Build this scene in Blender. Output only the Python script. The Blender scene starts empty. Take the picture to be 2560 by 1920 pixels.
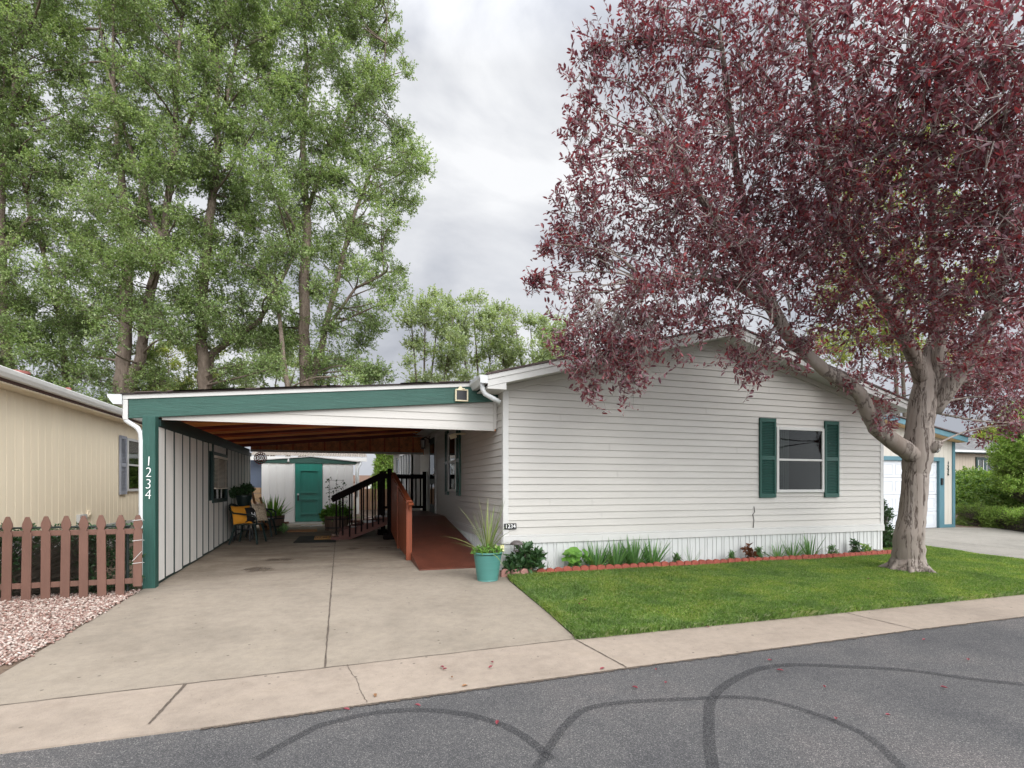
import bpy, math, random
import numpy as np
from mathutils import Vector, Matrix
R = math.radians
rnd = random.Random(7)
scene = bpy.context.scene
COL = scene.collection
# ------------------------------------------------------------------ survey of the place
# world: X to the right along the front wall, Y away from the road, metres.
EYE, FOC, HZ = 1.55, 1325.0, 1215.0
YAW = math.atan(430/1325.0)
SA, CA = math.sin(YAW), math.cos(YAW)
SL = .025
def gz(y): return SL*min(max(y, 0), 20)
def ray(u):
    x = (u-1280)/FOC
    return SA+x*CA, CA-x*SA
def G(u, v, dz=0.):            # sighted point on the sloping ground
    rx, ry = ray(u); D = (EYE-dz)/((v-HZ)/FOC+SL*ry)
    return Vector((rx*D, ry*D, SL*ry*D+dz))
def atY(u, v, Y):
    rx, ry = ray(u); D = Y/ry
    return Vector((rx*D, Y, EYE+D*(HZ-v)/FOC))
def atX(u, v, X):
    rx, ry = ray(u); D = X/rx
    return Vector((X, ry*D, EYE+D*(HZ-v)/FOC))
def atD(u, v, D):
    rx, ry = ray(u)
    return Vector((rx*D, ry*D, EYE+D*(HZ-v)/FOC))

# ------------------------------------------------------------------ tagging
ORG = {}
def tag(o, label=None, cat=None, group=None, kind=None):
    if label: o['label'] = label
    if cat: o['category'] = cat
    if group: o['group'] = group
    if kind: o['kind'] = kind
    return o
def thing(name, loc, label, cat, group=None):
    o = bpy.data.objects.new(name, None); COL.objects.link(o)
    o.location = loc; o.empty_display_size = .1
    ORG[o.name] = Vector(loc)
    return tag(o, label, cat, group)
def copy_tree(o, parent=None):
    c = o.copy(); COL.objects.link(c)
    ORG[c.name] = ORG.get(o.name, Vector((0, 0, 0)))
    if parent: c.parent = parent
    for ch in list(o.children): copy_tree(ch, c)
    return c
def link_mesh(name, me, mat, parent=None):
    if mat is not None: me.materials.append(mat)
    o = bpy.data.objects.new(name, me); COL.objects.link(o)
    if parent is not None:
        o.parent = parent; org = ORG[parent.name]
        n = len(me.vertices); a = np.empty(n*3, np.float32); me.vertices.foreach_get('co', a)
        a = a.reshape(-1, 3)-np.array(org, np.float32); me.vertices.foreach_set('co', a.ravel()); me.update()
        ORG[o.name] = org
    else: ORG[o.name] = Vector((0, 0, 0))
    return o
def np_mesh(name, V, Fs):
    """V (n,3); Fs (m,k) faces of equal size"""
    V = np.asarray(V, np.float32); Fs = np.asarray(Fs, np.int32)
    me = bpy.data.meshes.new(name); m, k = Fs.shape
    me.vertices.add(len(V)); me.vertices.foreach_set('co', V.ravel())
    me.loops.add(m*k); me.loops.foreach_set('vertex_index', Fs.ravel())
    me.polygons.add(m); me.polygons.foreach_set('loop_start', np.arange(0, m*k, k, dtype=np.int32))
    me.update(calc_edges=True)
    return me
class MB:
    def __init__(s): s.v = []; s.f = []; s.sm = False
    def add(s, vs, fs):
        b = len(s.v); s.v += [tuple(p) for p in vs]; s.f += [tuple(b+i for i in f) for f in fs]; return s
    def box(s, x0, x1, y0, y1, z0, z1):
        return s.add([(x0,y0,z0),(x1,y0,z0),(x1,y1,z0),(x0,y1,z0),(x0,y0,z1),(x1,y0,z1),(x1,y1,z1),(x0,y1,z1)],
                     [(0,3,2,1),(4,5,6,7),(0,1,5,4),(1,2,6,5),(2,3,7,6),(3,0,4,7)])
    def hexa(s, p): return s.add(p, [(0,3,2,1),(4,5,6,7),(0,1,5,4),(1,2,6,5),(2,3,7,6),(3,0,4,7)])
    def obox(s, c, ax, ay, az):
        c, ax, ay, az = map(Vector, (c, ax, ay, az))
        return s.hexa([c-ax-ay-az, c+ax-ay-az, c+ax+ay-az, c-ax+ay-az, c-ax-ay+az, c+ax-ay+az, c+ax+ay+az, c-ax+ay+az])
    def beam(s, a, b, w, h, up=(0,0,1)):
        a, b, up = Vector(a), Vector(b), Vector(up); d = b-a; L = d.length; d.normalize()
        side = d.cross(up).normalized(); u2 = side.cross(d)
        return s.obox((a+b)/2, d*L/2, side*w/2, u2*h/2)
    def prism(s, pts, ext):
        n = len(pts); e = Vector(ext); P = [Vector(p) for p in pts]
        return s.add(P+[p+e for p in P], [tuple(range(n))[::-1], tuple(range(n, 2*n))]+[(i, (i+1)%n, n+(i+1)%n, n+i) for i in range(n)])
    def poly(s, pts): return s.add(pts, [tuple(range(len(pts)))])
    def tube(s, pts, rad, n=8, cap=True):
        pts = [Vector(p) for p in pts]; m = len(pts)
        if not hasattr(rad, '__len__'): rad = [rad]*m
        b = len(s.v); prev = None
        for i, p in enumerate(pts):
            d = (pts[min(i+1, m-1)]-pts[max(i-1, 0)]).normalized()
            ref = prev if prev else (Vector((0,0,1)) if abs(d.z) < .9 else Vector((1,0,0)))
            x = (ref-d*ref.dot(d)).normalized(); y = d.cross(x); prev = x
            for k in range(n):
                a = 2*math.pi*k/n; s.v.append(tuple(p+(x*math.cos(a)+y*math.sin(a))*rad[i]))
        for i in range(m-1):
            for k in range(n):
                s.f.append((b+i*n+k, b+i*n+(k+1)%n, b+(i+1)*n+(k+1)%n, b+(i+1)*n+k))
        if cap:
            s.f.append(tuple(b+k for k in range(n))[::-1]); s.f.append(tuple(b+(m-1)*n+k for k in range(n)))
        return s
    def lathe(s, c, prof, n=32):
        b = len(s.v); c = Vector(c)
        for r, z in prof:
            for k in range(n):
                a = 2*math.pi*k/n; s.v.append((c.x+r*math.cos(a), c.y+r*math.sin(a), c.z+z))
        for i in range(len(prof)-1):
            for k in range(n):
                s.f.append((b+i*n+k, b+i*n+(k+1)%n, b+(i+1)*n+(k+1)%n, b+(i+1)*n+k))
        return s
    def build(s, name, mat, parent=None, smooth=False, bevel=0, **kw):
        me = bpy.data.meshes.new(name); me.from_pydata(s.v, [], s.f); me.update()
        if smooth:
            me.polygons.foreach_set('use_smooth', [True]*len(me.polygons))
        o = link_mesh(name, me, mat, parent)
        if bevel:
            m = o.modifiers.new('bevel', 'BEVEL'); m.width = bevel; m.segments = 1; m.limit_method = 'ANGLE'
        if kw: tag(o, **kw)
        return o

# ------------------------------------------------------------------ materials
def newmat(name):
    m = bpy.data.materials.new(name); m.use_nodes = True; nt = m.node_tree
    return m, nt, nt.nodes['Principled BSDF']
def noise(nt, scale, detail=4, rough=.6, vec=None, typ='ShaderNodeTexNoise'):
    n = nt.nodes.new(typ); n.inputs['Scale'].default_value = scale
    if typ == 'ShaderNodeTexNoise':
        n.inputs['Detail'].default_value = detail; n.inputs['Roughness'].default_value = rough
    if vec is not None: nt.links.new(vec, n.inputs['Vector'])
    return n
def coords(nt, scale=(1,1,1)):
    t = nt.nodes.new('ShaderNodeTexCoord'); m = nt.nodes.new('ShaderNodeMapping')
    m.inputs['Scale'].default_value = scale; nt.links.new(t.outputs['Object'], m.inputs['Vector']); return m.outputs[0]
def ramp(nt, fac, stops):
    r = nt.nodes.new('ShaderNodeValToRGB'); el = r.color_ramp.elements
    while len(el) < len(stops): el.new(.5)
    for e, (p, c) in zip(el, stops):
        e.position = p; e.color = (*c, 1) if len(c) == 3 else c
    nt.links.new(fac, r.inputs[0]); return r.outputs[0]
def mixc(nt, a, b, fac, mode='MIX'):
    m = nt.nodes.new('ShaderNodeMix'); m.data_type = 'RGBA'; m.blend_type = mode
    for sock, val in ((m.inputs[6], a), (m.inputs[7], b), (m.inputs[0], fac)):
        if hasattr(val, 'is_linked'): nt.links.new(val, sock)
        elif isinstance(val, tuple): sock.default_value = (*val, 1)
        else: sock.default_value = val
    return m.outputs[2]
def bump(nt, h, strength, dist=.01):
    b = nt.nodes.new('ShaderNodeBump'); b.inputs['Strength'].default_value = strength; b.inputs['Distance'].default_value = dist
    nt.links.new(h, b.inputs['Height']); return b.outputs[0]
def mul(c, k): return tuple(min(1, x*k) for x in c)
def simple(name, c, rough=.6, var=.12, scale=3., stretch=(1,1,1), bmp=0., bscale=40., spec=.4, metal=0, fine=0.):
    m, nt, p = newmat(name); vec = coords(nt, stretch)
    n = noise(nt, scale, 6, .65, vec)
    col = ramp(nt, n.outputs[0], [(.3, mul(c, 1-var)), (.7, mul(c, 1+var))])
    if fine:
        n3 = noise(nt, scale*18, 3, .7, vec)
        col = mixc(nt, col, ramp(nt, n3.outputs[0], [(.35, (1-fine,)*3), (.65, (1,)*3)]), 1., 'MULTIPLY')
    nt.links.new(col, p.inputs['Base Color'])
    p.inputs['Roughness'].default_value = rough; p.inputs['Specular IOR Level'].default_value = spec; p.inputs['Metallic'].default_value = metal
    if bmp:
        n2 = noise(nt, bscale, 5, .7, vec); nt.links.new(bump(nt, n2.outputs[0], bmp, .01), p.inputs['Normal'])
    return m
def leafmat(name, cols, rough=.45, trans=.3, tcol=None, spec=.35, scale=.35, patch=None):
    m, nt, p = newmat(name)
    g = nt.nodes.new('ShaderNodeNewGeometry')
    col = ramp(nt, g.outputs['Random Per Island'], [(i/(len(cols)-1), c) for i, c in enumerate(cols)])
    n = noise(nt, scale, 3, .6, coords(nt))
    col = mixc(nt, col, ramp(nt, n.outputs[0], patch or [(.3, (.7,)*3), (.7, (1.2,)*3)]), 1., 'MULTIPLY')
    nt.links.new(col, p.inputs['Base Color']); p.inputs['Roughness'].default_value = rough
    p.inputs['Specular IOR Level'].default_value = spec
    t = nt.nodes.new('ShaderNodeBsdfTranslucent'); mx = nt.nodes.new('ShaderNodeMixShader')
    tc = mixc(nt, col, tcol or (1.6, 1.7, .7), 1., 'MULTIPLY'); nt.links.new(tc, t.inputs[0])
    mx.inputs[0].default_value = trans
    nt.links.new(p.outputs[0], mx.inputs[1]); nt.links.new(t.outputs[0], mx.inputs[2])
    nt.links.new(mx.outputs[0], nt.nodes['Material Output'].inputs[0])
    return m
def bark(name, c1, c2, sc=6, zst=.25, b=.8, cc=(.45,.45,.45)):
    m, nt, p = newmat(name); vec = coords(nt, (1, 1, zst))
    n = noise(nt, sc, 8, .7, vec); v = nt.nodes.new('ShaderNodeTexVoronoi'); v.feature = 'DISTANCE_TO_EDGE'; v.inputs['Scale'].default_value = sc*1.6
    mv = nt.nodes.new('ShaderNodeVectorMath'); mv.operation = 'ADD'
    nt.links.new(vec, mv.inputs[0]); nt.links.new(n.outputs[1], mv.inputs[1]); nt.links.new(mv.outputs[0], v.inputs['Vector'])
    col = ramp(nt, n.outputs[0], [(.3, c1), (.7, c2)])
    cr = ramp(nt, v.outputs[0], [(0, cc), (.035, (1,)*3)])
    nt.links.new(mixc(nt, col, cr, .8, 'MULTIPLY'), p.inputs['Base Color'])
    ad = nt.nodes.new('ShaderNodeMath'); ad.operation = 'ADD'; nt.links.new(n.outputs[0], ad.inputs[0]); nt.links.new(cr, ad.inputs[1])
    nt.links.new(bump(nt, ad.outputs[0], b, .02), p.inputs['Normal']); p.inputs['Roughness'].default_value = .85
    p.inputs['Specular IOR Level'].default_value = .2
    return m
def concrete(name, c, seed=0., stains=0.):
    m, nt, p = newmat(name); t = nt.nodes.new('ShaderNodeTexCoord'); mp = nt.nodes.new('ShaderNodeMapping')
    mp.inputs['Location'].default_value = (seed, seed*2, 0); nt.links.new(t.outputs['Object'], mp.inputs[0]); vec = mp.outputs[0]
    a = noise(nt, .8, 8, .62, vec); b = noise(nt, 9, 8, .75, vec); d = noise(nt, 220, 2, .5, vec)
    col = ramp(nt, a.outputs[0], [(.28, mul(c, .80)), (.5, c), (.75, mul(c, 1.10))])
    col = mixc(nt, col, ramp(nt, b.outputs[0], [(.32, (.86,)*3), (.6, (1.04,)*3)]), 1., 'MULTIPLY')
    col = mixc(nt, col, ramp(nt, d.outputs[0], [(.3, (.8,)*3), (.55, (1.03,)*3)]), .8, 'MULTIPLY')
    pit = nt.nodes.new('ShaderNodeTexVoronoi'); pit.inputs['Scale'].default_value = 6.; nt.links.new(vec, pit.inputs[0])
    pm = ramp(nt, pit.outputs[0], [(.05, (.35,)*3), (.085, (1,)*3)])
    col = mixc(nt, col, pm, .85, 'MULTIPLY')
    pit2 = nt.nodes.new('ShaderNodeTexVoronoi'); pit2.inputs['Scale'].default_value = 17.; nt.links.new(vec, pit2.inputs[0])
    pm2 = ramp(nt, pit2.outputs[0], [(.07, (.55,)*3), (.12, (1,)*3)]); e_ = noise(nt, 2.3, 4, .6, vec)
    col = mixc(nt, col, pm2, ramp(nt, e_.outputs[0], [(.45, (0,)*3), (.6, (.9,)*3)]), 'MULTIPLY')
    sm = noise(nt, 2.6, 9, .7, vec); col = mixc(nt, col, ramp(nt, sm.outputs[0], [(.34, (.91,.90,.89)), (.5, (1,)*3), (.68, (1.04,1.035,1.02))]), 1., 'MULTIPLY')
    if stains:
        sv = nt.nodes.new('ShaderNodeMapping'); sv.inputs['Scale'].default_value = (.55, 1.6, 1); nt.links.new(vec, sv.inputs[0])
        s = noise(nt, 1.3, 7, .72, sv.outputs[0])
        sx = nt.nodes.new('ShaderNodeSeparateXYZ'); nt.links.new(t.outputs['Object'], sx.inputs[0])
        mr = nt.nodes.new('ShaderNodeMapRange'); mr.inputs[1].default_value = 7.6; mr.inputs[2].default_value = 9.3; nt.links.new(sx.outputs[1], mr.inputs[0])
        sf = ramp(nt, s.outputs[0], [(.40, (1,)*3), (.62, (.42, .37, .33))])
        mm = nt.nodes.new('ShaderNodeMath'); mm.operation = 'MULTIPLY'; mm.inputs[1].default_value = stains; nt.links.new(mr.outputs[0], mm.inputs[0])
        col = mixc(nt, col, sf, mm.outputs[0], 'MULTIPLY')
    nt.links.new(col, p.inputs['Base Color']); p.inputs['Roughness'].default_value = .88; p.inputs['Specular IOR Level'].default_value = .25
    nt.links.new(bump(nt, d.outputs[0], .35, .004), p.inputs['Normal'])
    return m
def asphalt():
    m, nt, p = newmat('asphalt'); vec = coords(nt)
    v = nt.nodes.new('ShaderNodeTexVoronoi'); v.inputs['Scale'].default_value = 220; nt.links.new(vec, v.inputs[0])
    a = noise(nt, .7, 8, .7, vec); n = noise(nt, 260, 3, .7, vec)
    sep = nt.nodes.new('ShaderNodeSeparateColor'); nt.links.new(v.outputs['Color'], sep.inputs[0])
    col = ramp(nt, sep.outputs[0], [(0, (.052, .051, .051)), (.5, (.080, .078, .077)), (.85, (.125, .120, .116)), (1, (.25, .235, .22))])
    col = mixc(nt, col, ramp(nt, a.outputs[0], [(.32, (.72, .73, .76)), (.5,(1,1,1)), (.68, (1.32, 1.25, 1.22))]), 1., 'MULTIPLY')
    col = mixc(nt, col, ramp(nt, n.outputs[0], [(.35, (.55,)*3), (.6, (1.1,)*3)]), .8, 'MULTIPLY')
    nt.links.new(col, p.inputs['Base Color']); p.inputs['Roughness'].default_value = .85; p.inputs['Specular IOR Level'].default_value = .3
    nt.links.new(bump(nt, v.outputs[0], .6, .006), p.inputs['Normal'])
    return m
def woodmat(name, c, axis=0, rough=.6, var=.35, sc=4., bmp=.3, spec=.3):
    st = [14, 14, 14]; st[axis] = .8
    m, nt, p = newmat(name); vec = coords(nt, tuple(st))
    n = noise(nt, sc*.35, 7, .68, vec)
    col = ramp(nt, n.outputs[0], [(.3, mul(c, 1-var)), (.5, c), (.72, mul(c, 1+var))])
    nt.links.new(col, p.inputs['Base Color']); p.inputs['Roughness'].default_value = rough; p.inputs['Specular IOR Level'].default_value = spec
    nt.links.new(bump(nt, n.outputs[0], bmp, .006), p.inputs['Normal']); return m
def glassmat(name, tint=(.75,.8,.8), alpha=.6):
    m, nt, p = newmat(name); nt.nodes.remove(p)
    tr = nt.nodes.new('ShaderNodeBsdfTransparent'); tr.inputs[0].default_value = (*mul(tint, alpha), 1)
    gl = nt.nodes.new('ShaderNodeBsdfGlossy'); gl.inputs['Roughness'].default_value = .015; gl.inputs[0].default_value = (.9,.92,.92,1)
    lw = nt.nodes.new('ShaderNodeLayerWeight'); lw.inputs[0].default_value = .5; pw = nt.nodes.new('ShaderNodeMath'); pw.operation = 'POWER'; pw.inputs[1].default_value = 3.; nt.links.new(lw.outputs['Facing'], pw.inputs[0])
    fr = nt.nodes.new('ShaderNodeMath'); fr.operation = 'MULTIPLY_ADD'; fr.inputs[1].default_value = .45; fr.inputs[2].default_value = .004; nt.links.new(pw.outputs[0], fr.inputs[0])
    mx = nt.nodes.new('ShaderNodeMixShader'); nt.links.new(fr.outputs[0], mx.inputs[0]); nt.links.new(tr.outputs[0], mx.inputs[1]); nt.links.new(gl.outputs[0], mx.inputs[2])
    nt.links.new(mx.outputs[0], nt.nodes['Material Output'].inputs[0]); return m
def roofmat(name, c):
    m, nt, p = newmat(name); vec = coords(nt)
    b = nt.nodes.new('ShaderNodeTexBrick'); nt.links.new(vec, b.inputs[0]); b.inputs['Scale'].default_value = 1.
    b.inputs['Brick Width'].default_value = .3; b.inputs['Row Height'].default_value = .14; b.inputs['Mortar Size'].default_value = .006
    b.inputs['Color1'].default_value = (*mul(c, .8), 1); b.inputs['Color2'].default_value = (*mul(c, 1.3), 1); b.inputs['Mortar'].default_value = (*mul(c, .35), 1)
    n = noise(nt, 60, 3, .7, vec)
    nt.links.new(mixc(nt, b.outputs[0], ramp(nt, n.outputs[0], [(.35, (.7,)*3), (.65, (1.2,)*3)]), 1., 'MULTIPLY'), p.inputs['Base Color'])
    p.inputs['Roughness'].default_value = .9; return m

M = {}
M['siding'] = simple('siding_vinyl', (.46,.442,.405), .5, .05, 1.2, (.5,.5,3), spec=.3, fine=.04)
M['skirt'] = simple('skirting_vinyl', (.50,.51,.49), .5, .05, 2., (1,1,.4), spec=.3)
M['trimw'] = simple('white_trim', (.48,.475,.45), .45, .04, 3.)
M['gutterw'] = simple('gutter_white', (.50,.515,.51), .35, .06, 6.)
M['green'] = simple('green_paint', (.034,.098,.076), .6, .18, 5., (.5,1,10), .9, 12., fine=.3)
M['greenpost'] = simple('green_post_paint', (.020,.080,.062), .6, .15, 5., (6,6,.5), .8, 12., fine=.25)
M['darkgreen'] = simple('dark_green_paint', (.007,.030,.026), .5, .2, 5.)
M['shutter'] = simple('shutter_green', (.006,.058,.042), .38, .08, 5.)
M['wallboard'] = simple('painted_boards', (.74,.72,.67), .6, .08, 2.2, (3,3,.5), .2, 30., fine=.06)
M['redwood'] = woodmat('stained_rafters', (.42,.085,.024), 0, .5, .6)
M['redwood2'] = woodmat('stained_rafters_orange', (.62,.24,.07), 0, .5, .5); M['redwood3'] = woodmat('stained_rafters_dark', (.15,.022,.012), 0, .5, .6)
M['redwood_y'] = woodmat('ceiling_boards', (.50,.20,.07), 1, .55, .5)
M['osb'] = simple('brown_plywood', (.50,.19,.07), .6, .5, 9., (1,1,1), .2, 30)
M['rampred'] = simple('ramp_red_stain', (.115,.036,.021), .42, .28, 4., (1,1,1), .25, 260., fine=.2)
M['railred'] = woodmat('rail_red_stain', (.185,.045,.017), 2, .45, .3)
M['stringer'] = woodmat('dark_red_stringer', (.060,.017,.010), 0, .6, .4)
M['railblack'] = simple('dark_brown_rail', (.005,.003,.003), .85, .3, 5., spec=.08)
M['concrete'] = concrete('concrete_drive', (.262,.222,.174), 0., .65)
M['walk'] = concrete('concrete_walk', (.295,.243,.193), 9.)
M['concrete2'] = concrete('concrete_neighbour', (.245,.228,.195), 5.)
M['joint'] = simple('joint_dirt', (.085,.066,.05), .9, .4, 20.)
M['asphalt'] = asphalt()
M['soil'] = simple('dry_soil', (.16,.11,.075), .95, .35, 2., bmp=.8, bscale=20, fine=.4)
M['mulch'] = simple('bark_mulch', (.13,.055,.035), .95, .5, 30., bmp=1., bscale=60, fine=.5)
M['lawnbase'] = simple('lawn_soil', (.07,.13,.03), .95, .35, 3., fine=.4)
M['fieldgrass'] = simple('yard_grass', (.10,.17,.04), .95, .35, 3., fine=.4)
M['picket'] = simple('brown_picket_paint', (.135,.068,.048), .6, .14, 4., (2,2,.5), .3, 30.)
M['beige'] = simple('beige_siding', (.78,.675,.50), .6, .05, 1.5, (2,2,.3))
M['beigeGroove'] = simple('beige_groove', (.30,.22,.14), .8, .1)
M['browntrim'] = simple('brown_fascia', (.085,.040,.032), .6, .2)
M['ventred'] = simple('roof_vent_red', (.28,.10,.08), .6, .2, 12.)
M['greyshut'] = simple('grey_shutter', (.24,.25,.28), .6, .1)
M['glass'] = glassmat('window_glass')
M['darkglass'] = glassmat('window_glass_dark', (.4,.45,.45), .35)
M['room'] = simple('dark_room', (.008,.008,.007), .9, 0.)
M['curtain'] = simple('grey_curtain', (.26,.27,.24), .9, .15, 3, (8,8,.3))
M['blind'] = simple('cream_blind', (.80,.73,.62), .6, .05)
M['black'] = simple('black_rubber', (.008,.008,.008), .75, .2, bmp=.3)
M['blackmetal'] = simple('black_metal', (.012,.012,.013), .35, .2)
M['plastic'] = simple('dark_green_plastic', (.010,.022,.020), .38, .2)
M['yellow'] = simple('mustard_fabric', (.62,.26,.02), .85, .1)
M['orange'] = simple('orange_fabric', (.45,.12,.03), .85, .1)
M['matwood'] = simple('coir_mat', (.33,.16,.07), .95, .25, 40.)
M['matyellow'] = simple('tan_mat', (.48,.25,.06), .9, .25, 30.)
M['teal'] = simple('teal_glaze', (.062,.19,.165), .38, .10, 3., (.3,.3,14), .12, 12.)
M['barrel'] = simple('weathered_barrel', (.13,.085,.06), .8, .3, 6., (3,3,.5))
M['creamplastic'] = simple('cream_plastic', (.60,.53,.36), .4, .05)
M['redspin'] = simple('red_spinner', (.28,.018,.016), .4, .2)
M['lamp'] = simple('lamp_glass', (.5,.5,.48), .15, .1)
M['edging'] = simple('red_edging', (.28,.068,.045), .8, .22, 8., bmp=.4, bscale=60, fine=.2)
M['edging2'] = simple('faded_edging', (.33,.17,.14), .85, .3, 8., bmp=.4, bscale=60, fine=.2)
M['blue'] = simple('blue_trim', (.07,.155,.185), .55, .1)
M['garagew'] = simple('garage_door_white', (.52,.54,.56), .45, .04)
M['garwall'] = simple('garage_siding', (.46,.43,.375), .6, .05, 2, (2,2,.3))
M['soffit'] = simple('tan_soffit', (.62,.44,.24), .6, .05)
M['taupe'] = simple('taupe_siding', (.36,.31,.245), .7, .06, 2, (2,2,.3))
M['shingle'] = roofmat('roof_shingles', (.13,.127,.125))
M['shingledk'] = roofmat('roof_shingles_dark', (.07,.05,.045))
M['doorgreen'] = simple('door_green', (.022,.20,.15), .4, .12, 3., (3,3,.4), .15, 20)
M['shedwall'] = simple('shed_steel', (.78,.77,.73), .45, .05, 2., (2,2,.4))
M['bluegrey'] = simple('blue_grey_wall', (.06,.08,.12), .5, .1)
M['block'] = simple('block_wall', (.26,.17,.095), .9, .25, 8., bmp=.4)
M['brick'] = simple('brown_fence', (.22,.13,.08), .9, .3, 8., (6,6,1), bmp=.4)
M['corrug'] = simple('patio_roof', (.26,.225,.19), .6, .25, 4.)
M['bldg'] = simple('brown_building', (.25,.16,.115), .8, .1)
M['chrome'] = simple('metal_fitting', (.45,.45,.44), .3, .1, metal=.8)
M['chain'] = simple('chain_wire', (.02,.03,.026), .5, .2)
M['barkC'] = bark('cottonwood_bark', (.10,.075,.058), (.27,.215,.17), 4.)
M['barkP'] = bark('plum_bark', (.18,.14,.11), (.285,.25,.22), 2.6, .07, 1., (.30,.15,.10))
M['twig'] = simple('pale_twig', (.30,.26,.23), .8, .3)
M['twigd'] = simple('dark_twig', (.10,.08,.06), .8, .3)
M['leafC'] = leafmat('cottonwood_leaf', [(.15,.225,.075),(.205,.295,.105),(.28,.375,.15),(.40,.46,.26)], .42, .45, (1.25,1.3,.75), scale=.5, patch=[(.34,(.55,.58,.55)),(.5,(.95,.95,.95)),(.66,(1.25,1.22,1.15))])
M['leafC2'] = leafmat('far_tree_leaf', [(.23,.29,.16),(.30,.36,.21),(.40,.44,.30)], .5, .4)
M['leafY'] = leafmat('yellow_green_leaf', [(.17,.22,.06),(.25,.29,.10),(.33,.31,.10)], .5, .45)
M['leafP'] = leafmat('plum_leaf', [(.095,.044,.058),(.115,.044,.056),(.19,.045,.054),(.28,.18,.205),(.18,.09,.11),(.28,.055,.055)], .38, .34, (1.8,.8,.8), .55, .8)
M['leafH'] = leafmat('hedge_leaf', [(.13,.25,.06),(.24,.38,.10),(.40,.52,.18)], .4, .48, (1.2,1.2,.6))
M['leafJ'] = leafmat('juniper_leaf', [(.17,.30,.06),(.28,.43,.09),(.42,.54,.17)], .6, .4, (1.2,1.2,.6))
M['leafD'] = leafmat('dark_shrub_leaf', [(.025,.065,.022),(.045,.10,.035),(.075,.14,.06)], .4, .2)
M['leafL'] = leafmat('light_green_leaf', [(.11,.25,.04),(.17,.34,.06),(.22,.38,.09)], .4, .35)
M['leafI'] = leafmat('iris_leaf', [(.07,.155,.05),(.11,.23,.075),(.19,.33,.12)], .4, .25)
M['spike'] = leafmat('spike_leaf', [(.11,.17,.045),(.18,.23,.07),(.30,.32,.13)], .4, .2)
M['grass'] = leafmat('grass_blade', [(.15,.26,.055),(.22,.36,.085),(.30,.45,.12),(.46,.51,.27)], .5, .35, (1.3,1.3,.6), scale=1.9, patch=[(.32,(.66,.72,.8)),(.48,(.95,.98,1.)),(.58,(1.1,1.04,.97)),(.7,(1.35,1.18,1.08))])
M['flower'] = simple('yellow_petals', (.80,.76,.35), .6, .05)
M['red_leaf'] = simple('fallen_red_leaf', (.20,.035,.045), .6, .2)
M['brown_leaf'] = simple('fallen_brown_leaf', (.25,.13,.06), .7, .2)
def gravelmat():
    m, nt, p = newmat('pink_gravel'); g = nt.nodes.new('ShaderNodeNewGeometry')
    col = ramp(nt, g.outputs['Random Per Island'], [(0,(.20,.10,.075)),(.25,(.30,.19,.155)),(.5,(.42,.33,.28)),(.75,(.56,.48,.42)),(1,(.24,.13,.095))])
    n = noise(nt, 90, 4, .6, coords(nt)); col = mixc(nt, col, ramp(nt, n.outputs[0], [(.3,(.7,)*3),(.7,(1.15,)*3)]), 1., 'MULTIPLY')
    nt.links.new(col, p.inputs['Base Color']); p.inputs['Roughness'].default_value = .8; return m
M['gravel'] = gravelmat()
def markmat():
    m, nt, p = newmat('tyre_rubber'); p.inputs['Base Color'].default_value = (.030,.030,.032,1); p.inputs['Roughness'].default_value = .8
    n = noise(nt, 90, 4, .7, coords(nt)); a = ramp(nt, n.outputs[0], [(.36, (.08,)*3), (.60, (.58,)*3)])
    nt.links.new(a, p.inputs['Alpha']); return m
M['mark'] = markmat()
def stainmat():
    m, nt, p = newmat('oil_stain'); p.inputs['Base Color'].default_value = (.10,.075,.055,1); p.inputs['Roughness'].default_value = .6
    t = nt.nodes.new('ShaderNodeTexCoord'); mp = nt.nodes.new('ShaderNodeVectorMath'); mp.operation = 'LENGTH'
    s = nt.nodes.new('ShaderNodeMapping'); nt.links.new(t.outputs['Generated'], s.inputs[0]); s.inputs['Location'].default_value = (-.5,-.5,0); s.inputs['Scale'].default_value = (1,1,0)
    n = noise(nt, 5, 5, .7, t.outputs['Object']); nt.links.new(s.outputs[0], mp.inputs[0])
    ad = nt.nodes.new('ShaderNodeMath'); ad.operation = 'ADD'; nt.links.new(mp.outputs['Value'], ad.inputs[0]); nt.links.new(n.outputs[0], ad.inputs[1])
    nt.links.new(ramp(nt, ad.outputs[0], [(.55,(.7,)*3),(.85,(0,)*3)]), p.inputs['Alpha']); return m
M['stain'] = stainmat()

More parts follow.
